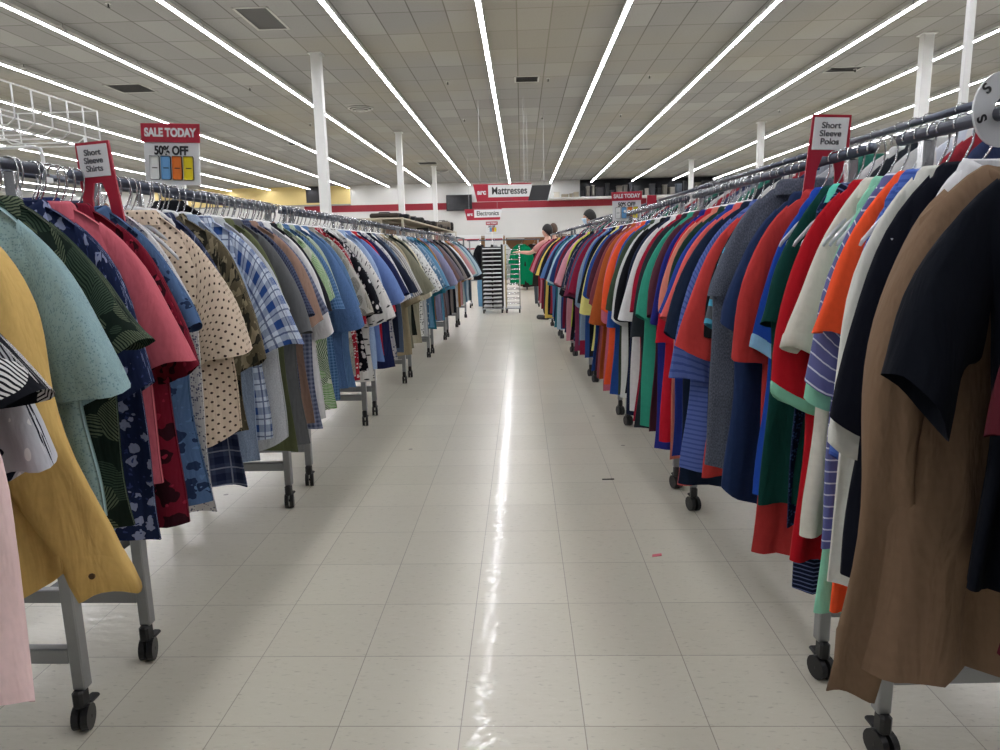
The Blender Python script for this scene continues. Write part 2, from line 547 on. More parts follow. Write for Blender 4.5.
def rack(side, y0, y1, label, zback):
    xa, xb = rail_x(side, y0), rail_x(side, y1)
    yc = (y0 + y1) / 2
    t = empty('clothing_rack', ((xa + xb) / 2, yc, 0), label, 'clothes rack', 'double-rail clothing racks', math.atan2(-(xb - xa), y1 - y0))
    h = (y1 - y0) / 2
    for k, (x, z) in enumerate(((0, ZR), (side * RW, zback))):
        B().tube([(x, -h - .09, z), (x, h + .09, z)], .0125, 12).build('rail', dark_chrome, t, True)
        for yy in (-h, h):
            b = B().box(x - .016, x + .016, yy - .016, yy + .016, .105, 1.0, .003)
            l = b.build('leg', steel, t)
            B().box(x - .0115, x + .0115, yy - .0115, yy + .0115, 1.0, z - .014, .002).box(x - .02, x + .02, yy - .02, yy + .02, .985, 1.012, .003).build('extension_post', chrome, l)
            c = B().box(x - .014, x + .014, yy - .03, yy + .006, .06, .108, .006).build('caster', black_pl, t)
            B().disc((x - .012, yy - .012, .032), (1, .25, 0), .032, .016, 18).disc((x + .012, yy - .012, .032), (1, .25, 0), .032, .016, 18).tube([(x - .02, yy - .012, .032), (x + .02, yy - .012, .032)], .006, 8).build('wheel', black_pl, c)
            B().box(x - .012, x + .012, yy + .006, yy + .045, .052, .062, .003).build('brake_tab', black_pl, c)
    for yy in (-h, h):
        B().box(min(0, side * RW) + .016, max(0, side * RW) - .016, yy - .013, yy + .013, .175, .215, .003).build('crossbar', steel, t)
    B().box(side * RW / 2 - .014, side * RW / 2 + .014, -h + .013, h - .013, .178, .212, .003).build('base_bar', M('base_bar', '4a4c50', .4, .7), t)


for k in range(8):
    d = 1.533 * (k - 1) if k else -1.53
    rack(-1, 1.86 + 1.533 * (k - 1), 3.08 + 1.533 * (k - 1) + .01, 'grey wheeled clothing rack, %s along the button-shirt row' % ORD[k], 1.445)
for k in range(7):
    rack(1, 1.76 + 1.535 * (k - 1), 3.0 + 1.535 * (k - 1), 'grey wheeled clothing rack, %s along the polo row' % ORD[k], 1.545)


# ------------------------------------------------------------------ garments
def bez(p0, p1, p2, p3, t):
    a = 1 - t
    return tuple(a ** 3 * p0[i] + 3 * a * a * t * p1[i] + 3 * a * t * t * p2[i] + t ** 3 * p3[i] for i in range(len(p0)))


def garment(name, label, cat, group, x, y, z, sgn, mat, E=.3, zs=-.45, zb=-.82, W=.22, th=.03, style='polo', sleeve='short', drop=.115,
            trim=None, cuff=None, rng=None, rz=0., bend=0., fold=.014, hq=True, swing=0., shirttail=False, sh=.215, front=1, hem=.13, bulge=0., slant=.045):
    """A garment on a hanger. Local x points at the aisle, y away from the camera, z up; origin on the rail."""
    rng = rng or random
    t = empty(name, (x, y, z), label, cat, group, rz)
    nw = .075
    zt = -.092
    if sleeve == 'short':
        sh = max(.15, min(sh, E - .045))
    shb = sh - .048
    NU, NV = (21, 20) if hq else (13, 11)
    ph = [rng.uniform(0, 6.28) for _ in range(6)]

    def shz(ax):
        if ax < nw:
            return zt - .012 * (1 - (ax / nw) ** 2)
        q = max(0, (ax - nw) / (sh - nw))
        return zt - drop * (q ** 1.25)
    vs, uvs, fs = [], [], []
    for face in (-1, 1):
        for j in range(NV):
            v = j / (NV - 1)
            vv = v ** 1.15
            for i in range(NU):
                s = -1 + 2 * i / (NU - 1)
                u = math.sin(PI / 2 * s)
                # width: shoulder -> chest -> hem
                w = W * (1 - .05 * math.sin(PI * max(0, v - .3) / .7)) + .012 * v
                if v < .36:
                    q_ = v / .36
                    w = shb + (w - shb) * q_ * q_ * (3 - 2 * q_)
                ax = abs(u) * shb
                z0 = shz(ax)
                zz = zb + (.07 * abs(u) ** 3 if shirttail else .0) + .008 * math.sin(3 * u + ph[5])
                zloc = z0 + (zz - z0) * vv
                tk = (.010 + (th - .010) * min(1, v * 5)) * (1 - .25 * v)
                T = tk * math.sqrt(max(0, 1 - u * u * .985)) * (1 + .12 * math.sin(5 * u + ph[4] + 2 * v))
                F = 1.35 * fold * min(1, .15 + v) * (.6 * math.sin(7.2 * u + ph[0] + .8 * v) + .4 * math.sin(13 * u + ph[1] - 1.2 * v) + .35 * math.sin(3 * v * 4 + ph[3] + 2 * u) * .5)
                dy = bend * (u if u > 0 else 0) ** 2 * (.3 + .7 * v) + .02 * math.sin(ph[2]) * v
                vs.append((sgn * (u * w + .007 * v * math.sin(9 * v + ph[4]) * u), face * T + F + dy, zloc))
                uvs.append((u * w + face * .5 + ph[0], zloc + ph[1]))
    n = NU * NV
    for fce in (0, 1):
        o = fce * n
        for j in range(NV - 1):
            for i in range(NU - 1):
                a = o + j * NU + i
                q = (a, a + 1, a + NU + 1, a + NU)
                fs.append(q if (fce == 0) == (sgn > 0) else q[::-1])
    # side seams and the shoulder seam outside the neck
    for j in range(NV - 1):
        for i in (0, NU - 1):
            a = j * NU + i
            fs.append((a, a + NU, n + a + NU, n + a))
    for i in range(NU - 1):
        um = abs(math.sin(PI / 2 * (-1 + 2 * (i + .5) / (NU - 1)))) * shb
        if um > nw * .8:
            fs.append((i, i + 1, n + i + 1, n + i))
    bm_ = obj('body', vs, fs, mat, t, uvs)
    # sleeves
    for sd in (1, -1):
        Es = E if sd > 0 else min(E, .28)
        zso = zs if sd > 0 else zs + rng.uniform(-.02, .05)
        if sleeve == 'long':
            K, R = (20, 18) if hq else (10, 12)
        else:
            K, R = (11, 18) if hq else (6, 10)
        ztip = zt - drop
        o0, o1 = (sh - .085, shz(sh - .085) + .008), (sh + .002, ztip + .03)
        if sleeve == 'long':
            ln = -zso + ztip
            o2, o3 = (sh + .03 + .35 * (Es - sh) + bulge, ztip - .4 * ln), (Es, zso)
            i0, i1, i2, i3 = (sh - .085, ztip - .19), (sh - .07, ztip - .26), (sh - .05, ztip - .6 * ln), (Es - .105, zso - .012)
        else:
            o2, o3 = (sh + .012 + (Es - sh) * .42, ztip - .09), (Es, zso)
            i0, i1, i2, i3 = (sh - .085, ztip - .17), (sh - .075, ztip - .2), (Es - hem - .02, zso + .06), (Es - hem, zso - slant)
        vs, uvs, fs = [], [], []
        p1, p2, p3 = rng.uniform(0, 6.28), rng.uniform(0, 6.28), rng.uniform(0, 6.28)
        sw = swing if sd > 0 else 0
        for kk in range(K):
            q = kk / (K - 1)
            O = bez(o0, o1, o2, o3, q)
            I = bez(i0, i1, i2, i3, q)
            cx, cz = (O[0] + I[0]) / 2, (O[1] + I[1]) / 2
            hx, hz = (O[0] - I[0]) / 2, (O[1] - I[1]) / 2
            cx += .006 * q * math.sin(7 * q + p1)
            bth = th * (.32 + .6 * min(1, q * 1.8))
            if sleeve == 'long':
                bth = th * (.4 + .8 * math.sin(PI * min(1, q * 1.15 + .12)) ** .7)
                wob = .018 * math.sin(9 * q + p3) * q
                cx += wob
            yo = sw * q * q + bend * (.25 + .5 * q) + (.01 * math.sin(6 * q + p2) if sleeve == 'long' else 0)
            grip = .94 if (q > .86 and q < .9) else 1.
            for r in range(R):
                a = 2 * PI * r / R
                wr = 1 + (.26 if sleeve == 'short' else .13) * q * math.sin(3 * a + p1 + (5 if sleeve == 'long' else 2) * q) + .04 * math.sin(5 * a + p2 + 9 * q) * q
                ca, sa = math.cos(a), math.sin(a)
                sa = math.copysign(abs(sa) ** .8, sa)
                vs.append((sgn * sd * (cx + hx * ca * (1 + (wr - 1) * .25)), yo + bth * sa * wr * grip + .012 * q * math.sin(2.2 * ca + p2), cz + hz * ca + .009 * q * math.sin(2 * a + p3)))
                uvs.append((a * .06 + p1, -q * math.hypot(o3[0] - o0[0], o3[1] - o0[1]) + p2))
        for kk in range(K - 1):
            for r in range(R):
                a, b = kk * R + r, kk * R + (r + 1) % R
                qd = (a, b, b + R, a + R)
                fs.append(qd if sgn * sd > 0 else qd[::-1])
        so = obj('sleeve', vs, fs, mat, t, uvs)
        last = vs[-R:]
        cen = Vector((sum(v[0] for v in last) / R, sum(v[1] for v in last) / R, sum(v[2] for v in last) / R))
        dirv = (cen - Vector((sum(v[0] for v in vs[-2 * R:-R]) / R, sum(v[1] for v in vs[-2 * R:-R]) / R, sum(v[2] for v in vs[-2 * R:-R]) / R))).normalized()
        if cuff and sd > 0:
            ln = cuff[1]
            cv, cf, cu = [], [], []
            for kk, (q, g) in enumerate(((-.006, 1.0), (.0, 1.025), (ln * .5, 1.02 * cuff[2]), (ln, 1.0 * cuff[2]), (ln, .93 * cuff[2]), (ln * .6, .9 * cuff[2]))):
                for r in range(R):
                    p = Vector(last[r])
                    p = cen + (p - cen) * g + dirv * q
                    cv.append(p)
                    cu.append((r / R * .25, q))
            for kk in range(5):
                for r in range(R):
                    a, b = kk * R + r, kk * R + (r + 1) % R
                    cf.append((a, b, b + R, a + R))
            cfo = obj('cuff', cv, cf, cuff[0], so, cu)
            if len(cuff) > 3:
                p = cen + (Vector(last[R * 3 // 4]) - cen) * 1.06 + dirv * ln * .5
                B().disc(p, (0, -1, 0), .006, .004, 12).build('button', M('horn_button', '4a3418', .4), cfo)
    # collar or neck rib
    tm = trim or mat
    vs, uvs, fs = [], [], []
    NC = 22 if hq else 12
    if style in ('polo', 'button'):
        prof = [(.072, .026, -.118, 0), (.068, .024, -.092, 0), (.065, .022, -.078, 0), (.068, .025, -.074, 0), (.076, .031, -.082, 0), (.088, .038, -.116, 1)]
        for (rx, ry, zz, low) in prof:
            for r in range(NC):
                a = .32 + (2 * PI - .64) * r / (NC - 1)
                fr = max(0, math.cos(a)) ** 2
                yy = -math.cos(a) * ry * front * (.7 + th * 8)
                xx = math.sin(a) * rx
                vs.append((sgn * xx, yy, zz - .030 * fr - low * .022 * fr))
                uvs.append((a * .08, zz))
        for kk in range(len(prof) - 1):
            for r in range(NC - 1):
                a = kk * NC + r
                fs.append((a, a + 1, a + NC + 1, a + NC))
        obj('collar', vs, fs, tm, t, uvs)
    else:
        rib = 8
        for r in range(NC):
            a = 2 * PI * r / NC
            fr = max(0, math.cos(a)) ** 2
            for q in range(rib):
                b = 2 * PI * q / rib
                rr = 1 + .1 * math.cos(b)
                vs.append((sgn * math.sin(a) * .076 * rr, -math.cos(a) * .026 * front * rr, zt - .012 + .011 * math.sin(b) - .035 * fr))
                uvs.append((a * .08, b * .01))
        for r in range(NC):
            for q in range(rib):
                a, b = r * rib + q, (r + 1) % NC * rib + q
                c, d = r * rib + (q + 1) % rib, (r + 1) % NC * rib + (q + 1) % rib
                fs.append((a, b, d, c))
        obj('neck_rib', vs, fs, tm, t, uvs)
    if style == 'button' and front > 0 and hq:
        # placket strip and its buttons on the side that faces the camera
        def fy(zq):
            k_ = min(range(n), key=lambda q: abs(vs_b[q][0]) * 4 + abs(vs_b[q][2] - zq))
            return vs_b[k_][1]
        vs_b = [tuple(v.co) for v in bm_.data.vertices][:n]
        pb = []
        zq = -.135
        while zq > zb + .02:
            pb.append((zq, fy(zq) - .003))
            zq -= .05
        if len(pb) > 2:
            v2, f2 = [], []
            for zq, yq in pb:
                v2 += [(-.016, yq, zq), (.016, yq, zq)]
            for q in range(len(pb) - 1):
                f2.append((2 * q, 2 * q + 1, 2 * q + 3, 2 * q + 2))
            pk = obj('placket', v2, f2, mat, t, [(a[0], a[2]) for a in v2])
            for zq, yq in pb[::2]:
                B().disc((0, yq - .002, zq), (0, 1, 0), .0055, .003, 10).build('button', white_pl, pk)
    return t


# hangers: chrome hook and a shaped plastic body
def hanger_mesh(style):
    lift = .03 if style == 'white' else 0.
    a = []
    for k in range(13):
        th = math.radians(215 - 255 * k / 12)
        a.append((0.0, math.cos(th) * .0 , 0))
    hook = [(-.004, 0, -.1), (-.004, 0, -.076), (.008, 0, -.058), (.018, 0, -.034), (.0205, 0, -.01), (.018, 0, .007), (.011, 0, .014), (0, 0, .0165), (-.011, 0, .014), (-.018, 0, .007), (-.0195, 0, -.002), (-.018, 0, -.009)]
    h = B().tube(hook, .0021, 6)
    body = B()
    for s in (-1, 1):
        pts = [(0, 0, -.098 + lift), (s * .03, 0, -.103 + lift), (s * .07, 0, -.13 + lift), (s * .11, 0, -.165 + lift * .4), (s * .145, 0, -.205), (s * .15, 0, -.215)]
        body.tube(pts, [.008, .008, .0065, .0055, .0045, .003] if style != 'wire' else .003, 8)
    if style == 'bar':
        body.tube([(-.145, 0, -.207), (-.1, 0, -.213), (.1, 0, -.213), (.145, 0, -.207)], .004, 6)
    return h, body


_HM = {}


def hanger(x, y, z, label, group, mat, style='clear', rz=0.):
    t = empty('hanger', (x, y, z), label, 'hanger', group, rz)
    if style not in _HM:
        h, b = hanger_mesh(style)
        ho, bo = h.build('hook', chrome, t, True), b.build('hanger_body', mat, t, True)
        _HM[style] = (ho, bo, mat)
    else:
        ho, bo, m0 = _HM[style]
        h2, b2 = ho.copy(), bo.copy()
        h2.parent = b2.parent = t
        if m0 is not mat:
            b2.data = bo.data.copy()
            b2.data.materials[0] = mat
        C.objects.link(h2)
        C.objects.link(b2)
    return t


F = fabric
# --- button-shirt row: Y, description, short name, cloth, sleeve, E, sleeve z, hem z, extras
LEFT = [
    (.95, 'pale pink long-sleeve shirt', 'pale pink', F('plain', 'e9ccca'), 'long', .365, .49, .62, dict(W=.2, bulge=.13, rz=.05, th=.045, hem=.12)),
    (1.03, 'black and white palm shirt', 'monochrome palm', F('palm', '15161c', 'cfcfce', '8d8e92', p=11.), 'short', .385, .955, .42, dict(W=.225, th=.045)),
    (1.11, 'grey cloud print shirt', 'cloud print', F('floral', 'b9bbc2', '1a1d2a', 'e0e0e0', p=12.), 'short', .345, .835, .55, dict(W=.22, th=.04)),
    (1.22, 'mustard yellow long-sleeve shirt', 'mustard', F('plain', 'c9a866'), 'long', .325, .6, .50, dict(W=.235, th=.055, cuff=True, shirttail=True, fold=.022)),
    (1.38, 'pale teal textured shirt', 'pale teal', F('speck', '8ca7a9', '6f8c92', p=260.), 'short', .32, .905, .62, dict(W=.215, th=.05, hem=.15)),
    (1.47, 'dark green palm leaf shirt', 'palm leaf', F('palm', '1c2621', '3a4a3c', '5a6450', p=12.), 'short', .325, .985, .57, dict(W=.235, th=.04)),
    (1.55, 'navy flowered shirt', 'navy flowered', F('floral', '1d2747', '8a93b3', '34406e', p=26.), 'short', .265, .87, .5, dict(W=.235, th=.03)),
    (1.64, 'dusty pink shirt', 'dusty pink', F('plain', 'c0606c'), 'short', .315, .92, .6, dict(W=.21, th=.045, hem=.14, front=-1)),
    (1.71, 'dark maroon print shirt', 'maroon print', F('floral', '6a1426', '2a0a14', '8c2438', p=14.), 'short', .3, .885, .47, dict(W=.225, th=.03)),
    (1.78, 'blue dark-flowered shirt', 'blue flowered', F('floral', '4b6589', '22314f', '56739a', p=20.), 'short', .285, .985, .5, dict(W=.23, th=.04)),
    (1.84, 'white speckled shirt', 'white speckled', F('speck', 'd6d4d2', '6a6a80', p=160.), 'short', .24, .98, .46, dict(W=.235, th=.025)),
    (2.02, 'cream polka dot shirt', 'polka dot', F('dots', 'cdbba6', '3c2e2a', p=(.0195, .18)), 'short', .31, .885, .565, dict(W=.235, th=.055, hem=.15, shirttail=True, swing=-.02, front=-1)),
    (2.11, 'dark navy plaid shirt', 'navy plaid', F('plaid', '3b4560', '1d2440', '8f95a8'), 'short', .24, .9, .44, dict(W=.215, th=.03)),
    (2.18, 'brown camouflage shirt', 'camouflage', F('camo', '5b5442', '2c2a24', '8a8068', p=22.), 'short', .285, .83, .6, dict(W=.2, th=.035)),
    (2.27, 'pale chambray blue shirt', 'chambray', F('heather', '7e8fa8', '9aa9bf'), 'short', .24, .95, .47, dict(W=.21, th=.03)),
    (2.37, 'blue and white plaid shirt', 'blue plaid', F('plaid', 'c8d3df', '2c4a86', '1f3264', p=.062), 'short', .345, .86, .52, dict(W=.2, th=.05, hem=.15)),
    (2.46, 'light grey shirt', 'light grey', F('heather', 'a9adb2', 'c0c3c6'), 'short', .28, .965, .44, dict(W=.235, th=.035, shirttail=True)),
    (2.53, 'olive green shirt', 'olive', F('plain', '5e6447'), 'short', .24, .93, .42, dict(W=.225, th=.03)),
    (2.61, 'charcoal grey shirt', 'charcoal', F('plain', '5c5e60'), 'short', .315, .875, .42, dict(W=.24, th=.04)),
    (2.69, 'navy small-check shirt', 'navy check', F('plaid', '474f66', '2a3048', '656c84', p=.012), 'short', .29, .93, .5, dict(W=.215, th=.03)),
    (2.76, 'tan brown shirt', 'tan', F('plain', '94796a'), 'short', .305, .89, .47, dict(W=.215, th=.035)),
    (2.82, 'blue-grey checked shirt', 'blue-grey check', F('plaid', '747c92', '444c66', '8d95aa', p=.018), 'short', .31, .92, .43, dict(W=.235, th=.03)),
    (2.9, 'white cotton shirt', 'white', F('plain', 'd8d8d8'), 'short', .31, .83, .46, dict(W=.225, th=.03)),
    (2.97, 'black soft shirt', 'black', F('plain', '1d1e24'), 'short', .29, .925, .5, dict(W=.2, th=.03)),
    (3.04, 'bright green tropical shirt', 'green tropical', F('palm', 'cfd6c4', '5c9a3e', '2f5a2c', p=11.), 'short', .28, .96, .46, dict(W=.235, th=.035)),
    (3.12, 'mid-blue checked denim shirt', 'denim check', F('plaid', '52769f', '33557f', '7796b8', p=.014), 'short', .30, .92, .48, dict(W=.235, th=.035)),
    (3.2, 'pale green striped shirt', 'pale green', F('vstripes', 'b8c4ae', '8ea088', p=(.012, .4)), 'short', .26, .95, .5, dict(W=.21, th=.03)),
    (3.28, 'washed denim blue shirt', 'washed denim', F('heather', '46618a', '55749f'), 'short', .34, .82, .52, dict(W=.235, th=.05, hem=.16)),
    (3.4, 'faded denim shirt', 'faded denim', F('heather', '506f97', '6385ab'), 'short', .3, .9, .5, dict(W=.24, th=.035)),
    (3.5, 'grey botanical print shirt', 'grey botanical', F('leaves', 'b9b6ab', '55544c', '7c7a6c', p=14.), 'short', .34, .86, .55, dict(W=.22, th=.035)),
    (3.63, 'red flecked shirt', 'red flecked', F('speck', '9e2434', 'd9d2d0', p=90.), 'short', .27, .8, .48, dict(W=.21, th=.03)),
    (3.73, 'black shirt with white motifs', 'black motif', F('speck', '16181f', 'd7d7d7', p=42.), 'short', .35, .85, .52, dict(W=.23, th=.04)),
    (3.9, 'white birch bark print shirt', 'birch print', F('birch', 'd5d4d0', '3a3a3c'), 'short', .375, .8, .45, dict(W=.235, th=.045, hem=.15)),
    (4.08, 'light blue shirt', 'light blue', F('heather', '8ba4c8', 'a3b8d6'), 'short', .3, .88, .48, dict(W=.21, th=.035)),
    (4.22, 'periwinkle blue shirt', 'periwinkle', F('plain', '667fb4'), 'short', .385, .875, .5, dict(W=.22, th=.045, hem=.15)),
    (4.36, 'scarlet red shirt', 'scarlet', F('plain', 'b3202e'), 'short', .3, .8, .52, dict(W=.2, th=.03)),
    (4.47, 'deep navy shirt', 'deep navy', F('plain', '20274d'), 'short', .37, .9, .42, dict(W=.23, th=.045)),
    (4.62, 'white lace-print shirt', 'lace print', F('speck', 'd3d3d5', '6d7690', p=60.), 'short', .34, .86, .44, dict(W=.22, th=.035)),
    (4.76, 'blackish navy shirt', 'blackish navy', F('plain', '1e2334'), 'short', .38, .9, .5, dict(W=.22, th=.04)),
    (4.9, 'blue slate shirt', 'slate', F('heather', '4c5a70', '5f6f88'), 'short', .32, .86, .45, dict(W=.225, th=.035)),
    (5.03, 'grey and white striped shirt', 'grey striped', F('vstripes', 'c9c8c4', '77787c', p=(.014, .45)), 'short', .355, .86, .48, dict(W=.2, th=.035)),
    (5.2, 'khaki tan shirt', 'khaki', F('plain', 'a3977c'), 'short', .32, .8, .4, dict(W=.23, th=.035)),
    (5.35, 'olive grey shirt', 'olive grey', F('plain', '7b7b6a'), 'short', .4, .87, .42, dict(W=.22, th=.045)),
    (5.55, 'dark green-black shirt', 'green-black', F('plain', '2a302c'), 'short', .34, .9, .5, dict(W=.21, th=.035)),
    (5.72, 'cream coloured shirt', 'cream', F('plain', 'c9c3aa'), 'short', .33, .8, .42, dict(W=.23, th=.035)),
    (5.9, 'white speckle-print shirt', 'speckle print', F('speck', 'd6d8d6', '59605e', p=75.), 'short', .41, .85, .45, dict(W=.23, th=.045)),
    (6.12, 'pale grey shirt', 'pale grey', F('plain', 'bcbfc2'), 'short', .34, .82, .42, dict(W=.225, th=.035)),
    (6.3, 'blue daisy print shirt', 'blue daisy', F('speck', '5b7f9c', 'c2cfd8', p=50.), 'short', .38, .86, .5, dict(W=.22, th=.04)),
    (6.5, 'sea blue shirt', 'sea blue', F('heather', '4f7fa2', '6a98b6'), 'short', .4, .84, .46, dict(W=.22, th=.04)),
    (6.7, 'deep teal shirt', 'deep teal', F('plain', '2b6b7c'), 'short', .34, .78, .42, dict(W=.22, th=.035)),
    (6.9, 'burnt orange shirt', 'burnt orange', F('plain', '97704c'), 'short', .32, .8, .5, dict(W=.2, th=.03)),
    (7.1, 'lavender grey shirt', 'lavender grey', F('plain', '8688a6'), 'short', .42, .84, .46, dict(W=.23, th=.045)),
    (7.35, 'aqua blue shirt', 'aqua', F('plain', '558aa8'), 'short', .35, .78, .44, dict(W=.22, th=.035)),
    (7.55, 'brick brown shirt', 'brick brown', F('plain', '6a5450'), 'short', .38, .86, .46, dict(W=.22, th=.04)),
    (7.8, 'mauve grey shirt', 'mauve grey', F('plain', '736b74'), 'short', .42, .85, .46, dict(W=.22, th=.04)),
    (8.05, 'inky black shirt', 'inky black', F('plain', '202228'), 'short', .38, .87, .42, dict(W=.22, th=.04)),
    (8.3, 'warm grey shirt', 'warm grey', F('plain', '837c78'), 'short', .4, .84, .44, dict(W=.22, th=.04)),
    (8.6, 'black dress shirt', 'dress black', F('plain', '24262e'), 'short', .42, .85, .42, dict(W=.22, th=.04)),
    (8.9, 'bright white shirt', 'bright white', F('plain', 'd9dbdd'), 'short', .42, .83, .46, dict(W=.22, th=.04)),
    (9.2, 'caramel brown shirt', 'caramel', F('plain', 'a0713f'), 'short', .38, .8, .44, dict(W=.22, th=.04)),
    (9.5, 'dusty rose shirt', 'dusty rose', F('plain', 'b98c90'), 'short', .4, .86, .44, dict(W=.22, th=.04)),
    (9.8, 'misty green shirt', 'misty green', F('plain', '9fb0ae'), 'short', .42, .84, .42, dict(W=.22, th=.04)),
    (10.15, 'steel blue shirt', 'steel blue', F('plain', '5a7c92'), 'short', .4, .82, .42, dict(W=.22, th=.04)),
    (10.5, 'ice blue shirt', 'ice blue', F('plain', 'a3b8c4'), 'short', .42, .82, .42, dict(W=.22, th=.04)),
    (10.85, 'dark slate shirt', 'dark slate', F('plain', '33404e'), 'short', .4, .84, .4, dict(W=.22, th=.04)),
]
